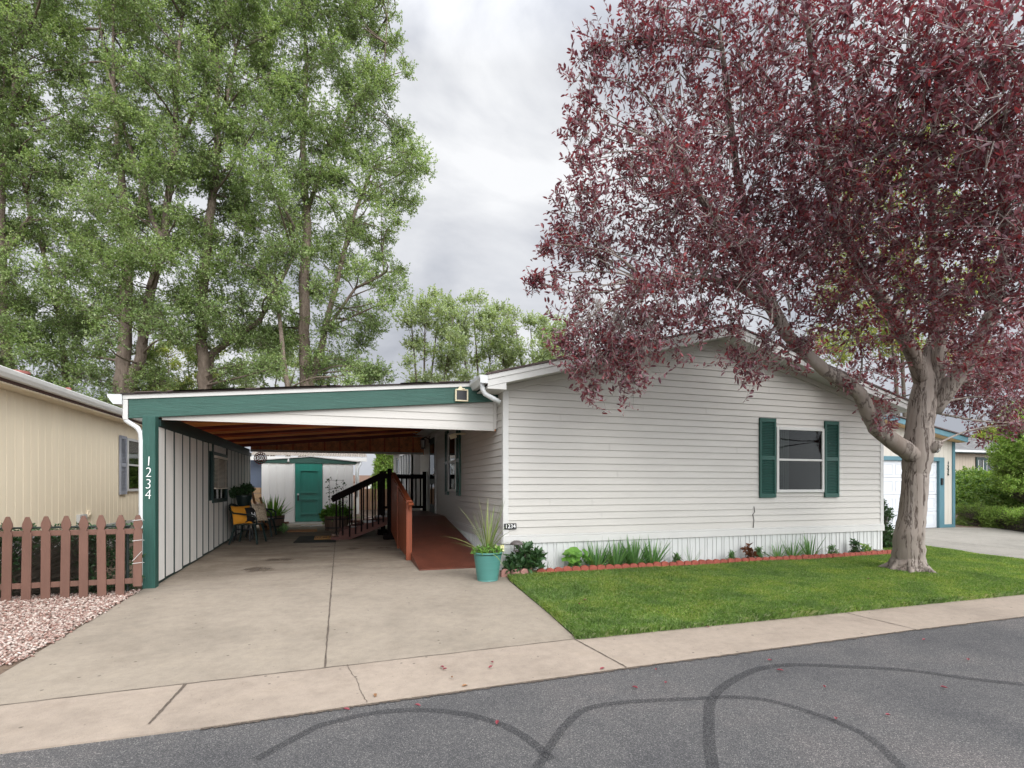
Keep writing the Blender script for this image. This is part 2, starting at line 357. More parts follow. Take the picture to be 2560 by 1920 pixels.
# ------------------------------------------------------------------ foliage tools
def nrm(a): return a/np.maximum(np.linalg.norm(a, axis=1, keepdims=True), 1e-9)
def leaf_mesh(name, P, D, per, tw, L, W, rng, shape=4, up=.3, out=.8, curl=.15, sizevar=.35):
    """P tip points, D twig directions; leaves along the last tw metres of every twig"""
    n = len(P); N = n*per
    t = np.tile((np.arange(per)+.5)/per, n)
    Pi = np.repeat(P, per, 0); Di = np.repeat(D, per, 0)
    base = Pi-Di*(tw*(1-t))[:, None]+rng.normal(0, tw*.04, (N, 3))
    rv = rng.normal(0, 1, (N, 3)); rv = rv-Di*np.sum(rv*Di, 1)[:, None]; rv = nrm(rv)
    ld = nrm(Di*(1-out*.5)+rv*out+np.array([0, 0, up])+rng.normal(0, .18, (N, 3)))
    nn = rng.normal(0, .6, (N, 3))+np.array([0, 0, .9]); side = nrm(np.cross(ld, nn)); nn = nrm(np.cross(side, ld))
    s = (1+sizevar*rng.uniform(-1, 1, N))[:, None]; Ls = L*s; Ws = W*s
    tip = base+ld*Ls-nn*Ls*curl
    if shape == 4:
        mid = base+ld*Ls*.42
        a = mid+side*Ws*.5+nn*Ws*.18; b = mid-side*Ws*.5+nn*Ws*.18
        V = np.stack([base, a, tip, b], 1).reshape(-1, 3); i = np.arange(N)[:, None]*4
        Fc = np.concatenate([i+[0, 1, 2], i+[0, 2, 3]], 1).reshape(-1, 3)
    else:
        m1 = base+ld*Ls*.28; m2 = base+ld*Ls*.68-nn*Ls*curl*.4
        a1 = m1+side*Ws*.42+nn*Ws*.15; b1 = m1-side*Ws*.42+nn*Ws*.15
        a2 = m2+side*Ws*.42+nn*Ws*.15; b2 = m2-side*Ws*.42+nn*Ws*.15
        V = np.stack([base, a1, a2, tip, b2, b1], 1).reshape(-1, 3); i = np.arange(N)[:, None]*6
        Fc = np.concatenate([i+[0, 1, 2, 3], i+[0, 3, 4, 5]], 1).reshape(-1, 4)
    return np_mesh(name, V, Fc)
def seg_tubes(A, B, ra, rb):
    A = np.asarray(A, np.float64); B = np.asarray(B, np.float64); n = len(A)
    d = nrm(B-A); ref = np.where(np.abs(d[:, 2:3]) < .9, np.array([[0, 0, 1.]]), np.array([[1., 0, 0]]))
    x = nrm(np.cross(d, ref)); y = np.cross(d, x); V = []
    for C_, r in ((A, ra), (B, rb)):
        for k in range(3):
            a = 2*math.pi*k/3; V.append(C_+(x*math.cos(a)+y*math.sin(a))*np.reshape(r, (-1, 1)))
    V = np.stack(V, 1).reshape(-1, 3); i = np.arange(n)[:, None]*6
    Fc = np.concatenate([i+[k, (k+1) % 3, 3+(k+1) % 3, 3+k] for k in range(3)], 1).reshape(-1, 4)
    return V, Fc
def curve_pts(a, b, rng, k=5, wob=.12, sag=0.):
    a, b = np.array(a), np.array(b); L = np.linalg.norm(b-a); out = []
    w = rng.normal(0, wob*L, 3)
    for i in range(k+1):
        t = i/k; out.append(a+(b-a)*t+w*math.sin(math.pi*t)+np.array([0, 0, sag*L*math.sin(math.pi*t)]))
    return out
def make_tree(name, label, cat, base, limbs, blobs, group, leafm, barkm, twigm, seed, twigs_per=60, per=12, tw=.45, L=.1, W=.07,
              shape=4, up=.3, updir=.4, droop=0., smooth=True, limb_reach=True, branch_r=.035, squash=.8, wob=.10, extra=None):
    """limbs: list of [(x,y,z,r)...]; blobs: list of (x,y,z,r[,density])"""
    rng = np.random.default_rng(seed)
    root = thing(name, base, label, cat, group)
    tm = MB(); skel = []
    for lb in limbs:
        pts = [Vector(p[:3]) for p in lb]; rr = [p[3] for p in lb]
        # resample
        q, qr = [], []
        for i in range(len(pts)-1):
            for j in range(4):
                t = j/4; q.append(pts[i].lerp(pts[i+1], t)+Vector(rng.normal(0, rr[i]*wob, 3))*(1 if (i or j) else 0)); qr.append((rr[i]*(1-t)+rr[i+1]*t)*(1+rng.normal(0, .3*wob)))
        q.append(pts[-1]); qr.append(rr[-1]); tm.tube(q, qr, 14); skel += [tuple(p) for p in q]
    skel = np.array(skel)
    PA, DA = [], []; SA_, SB_, RA_, RB_ = [], [], [], []
    for bl in blobs:
        c = np.array(bl[:3]); r = bl[3]; den = bl[4] if len(bl) > 4 else 1.
        n = max(6, int(twigs_per*den*r*r))
        if limb_reach and len(skel):
            w = np.linalg.norm(skel-c, axis=1)+np.maximum(0, skel[:, 2]-c[2])*1.5
            s0 = skel[np.argmin(w)]
            cp = curve_pts(s0, c, rng, 6, .07, .05)
            L0 = np.linalg.norm(c-s0); r0 = min(branch_r*(.5+L0*.25), .09)
            tm.tube([Vector(p) for p in cp], [max(.008, r0*(1-.8*i/6)) for i in range(7)], 6, False)
        d = nrm(rng.normal(0, 1, (n, 3))); rad = rng.uniform(0, 1, n)**(.42)
        P = c+d*rad[:, None]*r*np.array([1, 1, squash])
        D = nrm(d*.9+np.array([0, 0, updir])+rng.normal(0, .35, (n, 3)))
        PA.append(P); DA.append(D)
        # carrying twigs
        k = max(4, int(n*.5)); idx = rng.integers(0, n, k)
        hub = c+(P[idx]-c)*rng.uniform(.15, .5, (k, 1))
        SA_.append(hub); SB_.append(P[idx]-D[idx]*tw); RA_.append(np.full(k, .007+r*.003)); RB_.append(np.full(k, .0035))
    P = np.concatenate(PA); D = np.concatenate(DA)
    if droop: D = nrm(D+np.array([0, 0, -droop]))
    if extra:
        P = np.concatenate([P, extra[0]]); D = np.concatenate([D, extra[1]]); SA_.append(extra[2]); SB_.append(extra[3]); RA_.append(np.full(len(extra[2]), .0028)); RB_.append(np.full(len(extra[2]), .0015))
    SA_.append(P-D*tw); SB_.append(P); RA_.append(np.full(len(P), .0038)); RB_.append(np.full(len(P), .002))
    tr = tm.build('trunk', barkm, root, smooth=smooth)
    V, Fc = seg_tubes(np.concatenate(SA_), np.concatenate(SB_), np.concatenate(RA_), np.concatenate(RB_))
    link_mesh('twigs', np_mesh('twigs', V, Fc), twigm, root)
    link_mesh('crown', leaf_mesh('crown', P, D, per, tw, L, W, rng, shape, up), leafm, root)
    return root
def bush(name, label, cat, base, blobs, group, leafm, seed, n=400, per=8, tw=.2, L=.05, W=.03, up=.3, updir=.5, out=.8, shape=4, stem=True, squash=.8):
    rng = np.random.default_rng(seed); root = thing(name, base, label, cat, group)
    PA, DA = [], []
    for bl in blobs:
        c = np.array(bl[:3]); r = bl[3]; k = max(5, int(n*(bl[4] if len(bl) > 4 else 1)))
        d = nrm(rng.normal(0, 1, (k, 3))); rad = rng.uniform(0, 1, k)**.33
        PA.append(c+d*rad[:, None]*r*np.array([1, 1, squash])); DA.append(nrm(d*.8+np.array([0, 0, updir])+rng.normal(0, .3, (k, 3))))
    P, D = np.concatenate(PA), np.concatenate(DA)
    if stem:
        b = np.array(base); k = len(P); A = b+rng.normal(0, .05, (k, 3))*np.array([1, 1, 0])+(P-b)*rng.uniform(0, .5, (k, 1))
        V, Fc = seg_tubes(A, P, np.full(k, .004), np.full(k, .0015)); link_mesh('stems', np_mesh('stems', V, Fc), M['twigd'], root)
    link_mesh('foliage', leaf_mesh('foliage', P, D, per, tw, L, W, rng, shape, up, out), leafm, root)
    return root
def blades(name, base, n, L, W, spread, droop, rng, lift=.2, base_r=.05, segs=5):
    b = np.array(base, float); V = []; Fc = []
    for i in range(n):
        a = rng.uniform(0, 2*math.pi); t0 = rng.uniform(lift, 1)
        h = np.array([math.cos(a), math.sin(a), 0]); ang = R(90-spread*(1-t0)/(1-lift+1e-6)*1.0-rng.uniform(0, 8))
        l = L*rng.uniform(.65, 1.1); w = W*rng.uniform(.8, 1.2); p = b+h*base_r*rng.uniform(.1, 1)
        side = np.cross(h, [0, 0, 1]); tw_ = rng.uniform(-.6, .6); side = side*math.cos(tw_)+h*math.sin(tw_)
        d = h*math.cos(ang)+np.array([0, 0, math.sin(ang)]); o = len(V)
        for s in range(segs+1):
            q = s/segs; ww = w*(1-q**2.2)*.5+.0006
            V += [p-side*ww, p+side*ww]; p = p+d*l/segs
            d = d+np.array([0, 0, -droop/segs*(.3+1.5*q)]); d = d/np.linalg.norm(d)
        for s in range(segs): Fc.append([o+2*s, o+2*s+1, o+2*s+3, o+2*s+2])
    return np_mesh(name, np.array(V), np.array(Fc))
def plant_blades(name, label, cat, base, n, L, W, spread, droop, mat, seed, group=None, base_r=.06, **k):
    root = thing(name, base, label, cat, group); rng = np.random.default_rng(seed)
    link_mesh('leaves', blades('leaves', base, n, L, W, spread, droop, rng, base_r=base_r, **k), mat, root); return root

# ------------------------------------------------------------------ GROUND
def sheet(name, pts, mat, dz, thick=0, kind='structure', grid=0):
    mb = MB(); P = [Vector((p[0], p[1], gz(p[1])+dz)) for p in pts]
    if thick: mb.prism([p-Vector((0,0,thick)) for p in P], (0,0,thick))
    else: mb.poly(P)
    o = mb.build(name, mat); tag(o, kind=kind); return o
g = MB()
ys = [-150, 0, 20, 45, 400]; zs = [gz(y)-.02 for y in ys]
for i in range(4): g.add([(-300,ys[i],zs[i]),(300,ys[i],zs[i]),(300,ys[i+1],zs[i+1]),(-300,ys[i+1],zs[i+1])], [(0,1,2,3)])
tag(g.build('ground', M['soil']), kind='structure')
WT = [(-60,4.05),(-2.6,4.33),(0,4.45),(2.1,4.54),(8.5,4.60),(14,4.62),(60,4.7)]      # drive / walk line
WR = [(-60,3.45),(-.8,3.63),(.2,3.69),(2.2,3.77),(5.5,3.86),(9,3.88),(60,4.0)]       # walk / road line
sheet('sidewalk', WR+WT[::-1], M['walk'], .0, .06)
# road: stands a little lower than the walk
rd = MB(); rp = [(-60,-30)]+[(60,-30)]
rd.poly([Vector((x,y,-.012)) for x,y in [(-60,-30),(60,-30),(60,0),(-60,0)]])
rd.poly([Vector((-60,0,-.012)),Vector((60,0,-.012))]+[Vector((x,y,gz(y)-.010)) for x,y in WR[::-1]])
tag(rd.build('road', M['asphalt']), kind='structure')
drive = [(-2.44,4.335),(0,4.447),(2.11,4.54),(2.2,5.5),(2.32,7.3),(2.45,7.95),(2.45,16.9),(-2.36,16.9),(-2.45,7.9)]
sheet('driveway', drive, M['concrete'], .0, .06)
sheet('shed_path', [(-1.45,16.9),(-.4,16.9),(-.4,17.42),(-1.45,17.42)], M['concrete2'], .0, .05)
sheet('patio', [(.9,16.9),(2.45,16.9),(2.45,18.6),(.9,18.4)], M['concrete2'], -.004, .05)
sheet('backyard_grass', [(-4,19.0),(14,19.0),(14,30),(-4,30)], M['fieldgrass'], -.012)
sheet('mulch_bed', [(-2.36,16.92),(-1.47,16.92),(-1.47,17.5),(-2.36,17.5)], M['mulch'], .006)
sheet('planter_bed', [(-.38,16.92),(.88,16.92),(.88,17.5),(-.38,17.5)], M['mulch'], .006)
def strip(name, a, b, w0, w1, mat=None, dz=.004, wob=.006, n=24, kind='structure'):
    a, b = Vector(a[:2]), Vector(b[:2]); d = (b-a).normalized(); s = Vector((-d.y, d.x)); L_, R_ = [], []
    for i in range(n+1):
        t = i/n; p = a.lerp(b, t); w = (w0+(w1-w0)*t)*rnd.uniform(.6, 1.3)/2; o = rnd.uniform(-wob, wob)
        for lst, sg in ((L_, 1), (R_, -1)):
            q = p+s*(sg*w+o); lst.append((q.x, q.y, gz(q.y)+dz))
    mb = MB()
    for i in range(n): mb.add([L_[i], L_[i+1], R_[i+1], R_[i]], [(0,3,2,1)])
    o = mb.build(name, mat or M['joint']); tag(o, kind=kind); return o
strip('driveway_joint', (-.115,4.46), (-.10,13.6), .016, .014, wob=.003, n=90)
strip('driveway_edge_joint', (-2.44,4.335), (0,4.447), .008, .008); strip('driveway_edge_joint', (0,4.447), (2.11,4.545), .008, .008)
strip('driveway_crack', (-2.44,7.88), (2.3,7.79), .004, .004, wob=.002); strip('driveway_crack', (-2.3,11.45), (1.2,11.4), .006, .006, wob=.002)
for (a, b, w) in (((463,1712),(372,1811),.02),((1436,1598),(1567,1669),.012),((2110,1531),(2290,1574),.010)):
    strip('sidewalk_joint', G(*a), G(*b), w, w, wob=.002)
strip('sidewalk_joint', (-3.2,3.56), (-3.25,4.3), .012, .012, wob=.002)
cr = [(868,1662),(880,1685),(893,1700),(899,1722),(908,1740),(918,1757)]
for a, b in zip(cr, cr[1:]): strip('sidewalk_crack', G(*a), G(*b), .004, .004, wob=.004, n=6)
# dirt and moss in the line where the asphalt meets the walk
for a, b in zip(WR[1:], WR[2:-1]): strip('road_edge_dirt', (a[0], a[1]-.012), (b[0], b[1]-.012), .030, .030, dz=-.004, n=90, wob=.010)
def arcstrip(pts, w=.055):
    P = [G(*p, -.01) for p in pts]; Q = []
    for i in range(len(P)-1):
        p0, p1, p2, p3 = P[max(i-1,0)], P[i], P[i+1], P[min(i+2, len(P)-1)]
        for j in range(6):
            t = j/6; Q.append(.5*((2*p1)+(-p0+p2)*t+(2*p0-5*p1+4*p2-p3)*t*t+(-p0+3*p1-3*p2+p3)*t*t*t))
    Q.append(P[-1]); mb = MB()
    for i in range(len(Q)-1):
        vs = []
        for q, k in ((Q[i], i), (Q[i+1], i+1)):
            d = (Q[min(k+1, len(Q)-1)]-Q[max(k-1, 0)]); d.z = 0; d.normalize(); s = Vector((-d.y, d.x, 0))*w/2
            vs += [q+s, q-s]
        vs = [Vector((v.x, v.y, gz(v.y)-.006)) for v in vs]; mb.add(vs, [(0,1,3,2)])
    tag(mb.build('tyre_mark', M['mark']), kind='structure')
arcstrip([(1785,1930),(1775,1880),(1772,1812),(1778,1751),(1818,1711),(1888,1676),(1974,1663),(2090,1666),(2264,1676),(2437,1699),(2560,1712)], .07)
arcstrip([(1340,1925),(1380,1860),(1416,1812),(1465,1774),(1558,1757),(1700,1749),(1778,1746)], .055)
arcstrip([(1782,1745),(1840,1744),(1916,1751),(2003,1774),(2107,1812),(2180,1850),(2260,1925)], .055)
arcstrip([(640,1900),(740,1845),(810,1812),(926,1785),(1030,1776),(1128,1781),(1215,1799),(1300,1835),(1380,1900)], .06)
# oil stains on the carport floor
for (u, v, a, b) in ((645,1424,.38,.20),(880,1372,.28,.09),(960,1370,.25,.07),(800,1368,.3,.06),(690,1400,.5,.12)):
    p = G(u, v); mb = MB(); z = lambda y: gz(y)+.004
    mb.add([(p.x-a,p.y-b*2,z(p.y-b*2)),(p.x+a,p.y-b*2,z(p.y-b*2)),(p.x+a,p.y+b*2,z(p.y+b*2)),(p.x-a,p.y+b*2,z(p.y+b*2))], [(0,1,2,3)])
    tag(mb.build('oil_stain', M['stain']), kind='structure')
# lawn
lawn = [(2.12,4.56),(2.9,4.575),(8.5,4.615),(14,4.635),(14.2,5.6),(12.0,6.2),(12.1,7.3),(12.25,8.3),(11.6,9.2),(10.75,9.6),(10.75,7.9),(10.35,7.62),(7.7,7.56),(4.45,7.62),(2.96,7.62),(2.40,7.60),(2.33,7.3),(2.2,5.5)]
sheet('lawn', lawn, M['lawnbase'], .006)
sheet('flower_bed', [(2.36,7.62),(2.96,7.62),(4.45,7.62),(7.7,7.56),(10.36,7.62),(10.8,7.97),(2.46,7.97)], M['soil'], .010)
def inpoly(px, py, poly):
    c = np.zeros(len(px), bool); n = len(poly)
    for i in range(n):
        x1, y1 = poly[i]; x2, y2 = poly[(i+1) % n]
        k = ((y1 > py) != (y2 > py)); xi = (x2-x1)*(py-y1)/((y2-y1) if y2 != y1 else 1e-9)+x1
        c ^= k & (px < xi)
    return c
def grass(name, poly, n, h, w, seed, edge=None):
    rng = np.random.default_rng(seed); xs = [p[0] for p in poly]; ys_ = [p[1] for p in poly]
    x = rng.uniform(min(xs), max(xs), n*2); y = rng.uniform(min(ys_), max(ys_), n*2)
    # nearer blades show larger, so sow them denser there
    m = inpoly(x, y, poly); x, y = x[m], y[m]
    if edge is not None:
        e = rng.integers(0, len(edge)-1, n//9); E = np.array(edge); t = rng.uniform(0, 1, n//9)[:, None]
        q = E[e]*(1-t)+E[e+1]*t+rng.normal(0, .018, (n//9, 2)); x = np.concatenate([x, q[:, 0]]); y = np.concatenate([y, q[:, 1]])
    k = len(x); patch = .75+.5*(np.sin(x*2.1+np.sin(y*3.)*1.3)*np.cos(y*2.7+x*.7)*.5+.5)
    hh = h*rng.uniform(.5, 1.25, k)*patch; a = rng.uniform(0, 2*math.pi, k); lean = rng.uniform(.1, .9, k)
    z = SL*y+.004; b = np.stack([x, y, z], 1); s = np.stack([np.cos(a), np.sin(a), 0*a], 1)*(w/2)
    f = np.stack([-np.sin(a), np.cos(a), 0*a], 1)
    mid = b+f*(lean*hh*.35)[:, None]+np.stack([0*a, 0*a, hh*.6], 1)
    tip = b+f*(lean*hh*.95)[:, None]+np.stack([0*a, 0*a, hh*(1.05-.45*lean)], 1)
    V = np.stack([b-s, b+s, mid+s*.7, tip, mid-s*.7], 1).reshape(-1, 3); i = np.arange(k)[:, None]*5
    me = np_mesh(name, V, i+[0, 1, 2, 3, 4]); o = link_mesh(name, me, M['grass'])
    return tag(o, 'short green mown grass of the front lawn', 'grass', kind='stuff')
grass('grass', lawn, 250000, .050, .0046, 3, [(2.14,4.56),(2.9,4.575),(8.5,4.615),(14,4.635)]*1)
grass_edge = grass('grass', [(2.14,4.56),(2.24,5.5),(2.36,7.3),(2.42,7.3),(2.3,5.5),(2.25,4.6)], 5200, .06, .005, 5)
fr_ = grass('grass', [(2.16,4.575),(8.5,4.632),(14,4.65),(14,4.58),(8.5,4.565),(2.16,4.515)], 14000, .075, .005, 6)
fr_['label'] = 'longer ragged grass fringe leaning over the sidewalk edge'
grass_edge['label'] = 'longer grass fringe spilling over the driveway edge'
# gravel beside the driveway
gp = [(-7.5,4.33),(-2.46,4.33),(-2.47,7.9),(-7.5,7.9)]
gp = [(-7.5,4.1),(-2.44,4.33),(-2.46,7.95),(-7.5,7.95)]
sheet('gravel_bed', gp, M['soil'], .0)
def gravel(n, seed):
    rng = np.random.default_rng(seed); x = rng.uniform(-5.6, -2.42, n); y = rng.uniform(5.2, 7.95, n)
    edge = -2.46+rng.normal(0, .02, n); keep = x < edge; x, y = x[keep], y[keep]; k = len(x)
    O = np.array([[1,0,0],[.5,.87,0],[-.5,.87,0],[-1,0,0],[-.5,-.87,0],[.5,-.87,0],[0,0,1],[0,0,-1]], float)
    Fo = np.array([[i, (i+1) % 6, 6] for i in range(6)]+[[(i+1) % 6, i, 7] for i in range(6)])
    a = rng.uniform(0, 6.28, k); s = rng.uniform(.009, .022, k); sx = s*rng.uniform(.9, 1.5, k); sy = s*rng.uniform(.6, 1., k); sz = s*rng.uniform(.4, .7, k)
    J = O[None]+rng.normal(0, .13, (k, 8, 3)); J = J*np.stack([sx, sy, sz], 1)[:, None, :]
    ti = rng.normal(0, .35, (k, 2)); J[:, :, 2] += J[:, :, 0]*ti[:, :1]+J[:, :, 1]*ti[:, 1:]
    X = J[:, :, 0]*np.cos(a)[:, None]-J[:, :, 1]*np.sin(a)[:, None]; Y = J[:, :, 0]*np.sin(a)[:, None]+J[:, :, 1]*np.cos(a)[:, None]
    V = np.stack([X+x[:, None], Y+y[:, None], J[:, :, 2]+(SL*y+rng.uniform(.004, .022, k))[:, None]], 2).reshape(-1, 3)
    Fc = (Fo[None]+np.arange(k)[:, None, None]*8).reshape(-1, 3)
    tag(link_mesh('gravel', np_mesh('gravel', V, Fc), M['gravel']), 'pinkish white gravel beside the driveway in front of the brown picket fence', 'gravel', kind='stuff')
gravel(26000, 4)
def rockpatch(name, label, x0, x1, y0, y1, n, seed, mat, s0, s1, pile=0):
    rng = np.random.default_rng(seed); mb = MB()
    for i in range(n):
        x, y = rng.uniform(x0, x1), rng.uniform(y0, y1); s = rng.uniform(s0, s1); z = gz(y)+s*.3+pile*rng.uniform(0, 1)
        d = rng.normal(0, .15, (8, 3)); c = np.array([[-1,-1,-.6],[1,-1,-.6],[1,1,-.6],[-1,1,-.6],[-1,-1,.6],[1,-1,.6],[1,1,.6],[-1,1,.6]])*.7+d
        mb.hexa([Vector((x, y, z))+Vector(q*s) for q in c])
    o = mb.build(name, mat); tag(o, label, 'rocks', kind='stuff')
rockpatch('mulch_chips', 'reddish bark mulch beside the green shed door', -2.3, -1.5, 16.95, 17.45, 260, 3, M['mulch'], .02, .05)
rockpatch('mulch_chips', 'reddish bark mulch around the right half barrel', -.36, .86, 16.95, 17.45, 300, 4, M['mulch'], .02, .05)
rockpatch('river_rocks', 'tan river rocks lying behind the stair railing', .8, 2.3, 17.6, 18.9, 260, 5, M['gravel'], .03, .07)
rockpatch('rock_pile', 'pile of tan rocks below the block wall left of the shed', -2.95, -2.45, 18.4, 19.2, 150, 6, M['gravel'], .05, .09, .5)

# ------------------------------------------------------------------ MAIN HOUSE
XL, XR, YF, YB = 2.45, 10.55, 7.97, 26.0
ZT = .777; EX = .1143; SLO = .26
def roofz(x): return 4.35-SLO*abs(x-6.49)
def wallz(x): return roofz(x)-.235
house = thing('mobile_home', (6.49, 12, gz(8)), 'white vinyl sided mobile home with low gable, dark green shutters and ribbed skirting', 'house')
def clap(mb, fn, z0, z1, ext, flat=.001, lip=.012):
    """fn(s,z,o) -> point with outward offset o; ext(z)->(a,b) run of the board"""
    k = 0; z = z0
    while z < z1-1e-4:
        zz = min(z+EX, z1); a0, b0 = ext(z); a1, b1 = ext(zz)
        if b1 < a1: a1 = b1 = (a1+b1)/2
        if b0 <= a0: break
        zm = z+(zz-z)*.5; zt = max(zz-.007, zm); gr_ = -.006
        am, bm = (a0+a1)/2, (b0+b1)/2
        mb.add([fn(a0,z,gr_),fn(b0,z,gr_),fn(b0,z,lip),fn(a0,z,lip),fn(a0,z+.004,lip+.001),fn(b0,z+.004,lip+.001),fn(am,zm,lip*.55),fn(bm,zm,lip*.55),fn(a1,zt,flat),fn(b1,zt,flat),fn(a1,zt+.0005,gr_),fn(b1,zt+.0005,gr_),fn(a1,zz,gr_),fn(b1,zz,gr_)],
               [(0,1,2,3),(3,2,5,4),(4,5,7,6),(6,7,9,8),(8,9,11,10),(10,11,13,12)])
        z = zz
p0, p1 = atY(1937.5,1055,YF), atY(2056,1231,YF)
wx0, wx1, wz1, wz0 = p0.x, p1.x, 2.665, atY(1997,1231,YF).z
fr = MB()
def extF(z):
    e = wallz(XL)
    if z <= e: return (XL+.055, XR-.055)
    h = (z-e)/SLO; return (XL+.055+h, XR-.055-h)
clap(fr, lambda s, z, o: (s, YF-o, z), ZT, wallz(6.49), extF)
sr = random.Random(5)
for i in range(16):
    zz_ = ZT+EX*2*sr.randint(0, 11); xx_ = sr.uniform(3.2, 10.0)
    if wx0-.1 < xx_ < wx1+.1 and zz_ > 1.2: continue
    fr.add([(xx_, YF-.013, zz_+.002), (xx_+.035, YF-.0150, zz_+.002), (xx_+.035, YF-.0058, zz_+EX-.002), (xx_, YF-.0035, zz_+EX-.002)], [(0,1,2,3)])
fr.build('front_wall', M['siding'], house)
sd = MB(); clap(sd, lambda s, z, o: (XL-o, s, z), ZT, wallz(XL)+.02, lambda z: (YF+.055, YB)); sd.build('side_wall', M['siding'], house)
MB().box(XR-.01, XR, YF+.01, YB, .3, wallz(XR)).build('far_side_wall', M['siding'], house)
b = MB(); b.prism([(XL,YB,.3),(XR,YB,.3),(XR,YB,wallz(XR)),(6.5,YB,wallz(6.5)),(XL,YB,wallz(XL))], (0,.01,0)); b.build('back_wall', M['siding'], house)
for x, y, s in ((XL, YF, 1), (XR, YF, -1)):
    cp = MB(); zt = wallz(x)+.03
    cp.box(min(x-.016*s, x+.075*s), max(x-.016*s, x+.075*s), YF-.018, YF-.001, ZT-.02, zt)
    cp.box(min(x-.017*s, x-.001*s), max(x-.017*s, x-.001*s), YF-.0005, YF+.075, ZT-.02, zt); cp.build('corner_trim', M['trimw'], house, bevel=.003)
bt = MB(); bt.box(XL-.02, XR+.02, YF-.034, YF-.004, .637, .745); bt.box(XL-.02, XR+.02, YF-.026, YF-.003, .746, ZT-.001)
bt.build('bottom_trim', M['trimw'], house, bevel=.004)
bt = MB(); bt.box(XL-.034, XL-.004, YF-.003, YB, .637, .745); bt.box(XL-.026, XL-.003, YF, YB, .746, ZT-.001); bt.build('bottom_trim', M['trimw'], house, bevel=.004)
def skirt(fn, s0, s1, gzf):
    mb = MB(); s = s0; k = 0
    pat = [(0,.0),(.004,.012),(.024,.012),(.034,0.),(.115,0.),(.119,.012),(.139,.012),(.149,0.),(.2,0.)]
    prof = []
    while s < s1:
        for d, o in pat[:-1]:
            if s+d < s1: prof.append((s+d, o))
        s += .2 if k % 2 else .165; k += 1
    prof.append((s1, 0))
    for (a, oa), (b_, ob) in zip(prof, prof[1:]):
        mb.add([fn(a,gzf(a),oa),fn(b_,gzf(b_),ob),fn(b_,.66,ob),fn(a,.66,oa)], [(0,1,2,3)])
    return mb
skirt(lambda s, z, o: (s, YF-.002-o, z), XL, XR, lambda s: .18).build('skirting', M['skirt'], house)
skirt(lambda s, z, o: (XL-.002-o, s, z), YF+.01, YB, lambda s: gz(s)-.02).build('skirting', M['skirt'], house)
# roof
OV = .37; X0, X1, Y0 = 2.09, 10.89, YF-OV
rf = MB()
for xa, xb in ((X0-.02, 6.49), (6.49, X1+.02)):
    rf.hexa([(xa,Y0-.03,roofz(xa)),(xb,Y0-.03,roofz(xb)),(xb,YB+.3,roofz(xb)),(xa,YB+.3,roofz(xa)),(xa,Y0-.03,roofz(xa)+.03),(xb,Y0-.03,roofz(xb)+.03),(xb,YB+.3,roofz(xb)+.03),(xa,YB+.3,roofz(xa)+.03)])
rf.build('roof', M['shingledk'], house)
rk = MB()
for xa, xb in ((X0, 6.489), (6.491, X1)):
    rk.hexa([(xa,Y0,roofz(xa)-.175),(xb,Y0,roofz(xb)-.175),(xb,Y0+.025,roofz(xb)-.175),(xa,Y0+.025,roofz(xa)-.175),(xa,Y0,roofz(xa)-.002),(xb,Y0,roofz(xb)-.002),(xb,Y0+.025,roofz(xb)-.002),(xa,Y0+.025,roofz(xa)-.002)])
    rk.hexa([(xa,Y0-.012,roofz(xa)-.075),(xb,Y0-.012,roofz(xb)-.075),(xb,Y0,roofz(xb)-.075),(xa,Y0,roofz(xa)-.075),(xa,Y0-.012,roofz(xa)-.004),(xb,Y0-.012,roofz(xb)-.004),(xb,Y0,roofz(xb)-.004),(xa,Y0,roofz(xa)-.004)])
rk.build('rake_board', M['trimw'], house, bevel=.003)
sf = MB()
for xa, xb in ((X0, 6.489), (6.491, X1)):
    n = 40
    for i in range(n):
        a = xa+(xb-xa)*i/n; c = xa+(xb-xa)*(i+1)/n-.006
        sf.hexa([(a,Y0+.026,roofz(a)-.17),(c,Y0+.026,roofz(c)-.17),(c,YF-.014,roofz(c)-.17),(a,YF-.014,roofz(a)-.17),(a,Y0+.026,roofz(a)-.158),(c,Y0+.026,roofz(c)-.158),(c,YF-.014,roofz(c)-.158),(a,YF-.014,roofz(a)-.158)])
sf.box(X0, XL-.018, YF-.014, YB, roofz(X0)-.175, roofz(X0)-.160)
sf.box(X1-.3, X1, YF-.014, YB, roofz(X1)-.175, roofz(X1)-.160)
# small boxed return at the eave
xe_ = XL-.07; sf.prism([(X0-.002,Y0+.004,roofz(X0)-.205),(xe_,Y0+.004,roofz(X0)-.205),(xe_,Y0+.004,roofz(xe_)-.178),(X0-.002,Y0+.004,roofz(X0)-.178)], (0,.33,0))
sf.build('soffit', M['trimw'], house)
ft = MB()
for xa, xb in ((XL, 6.489), (6.491, XR)):
    ft.hexa([(xa,YF-.035,wallz(xa)-.03),(xb,YF-.035,wallz(xb)-.03),(xb,YF-.004,wallz(xb)-.03),(xa,YF-.004,wallz(xa)-.03),(xa,YF-.035,wallz(xa)+.062),(xb,YF-.035,wallz(xb)+.062),(xb,YF-.004,wallz(xb)+.062),(xa,YF-.004,wallz(xa)+.062)])
ft.build('gable_trim', M['siding'], house, bevel=.003)
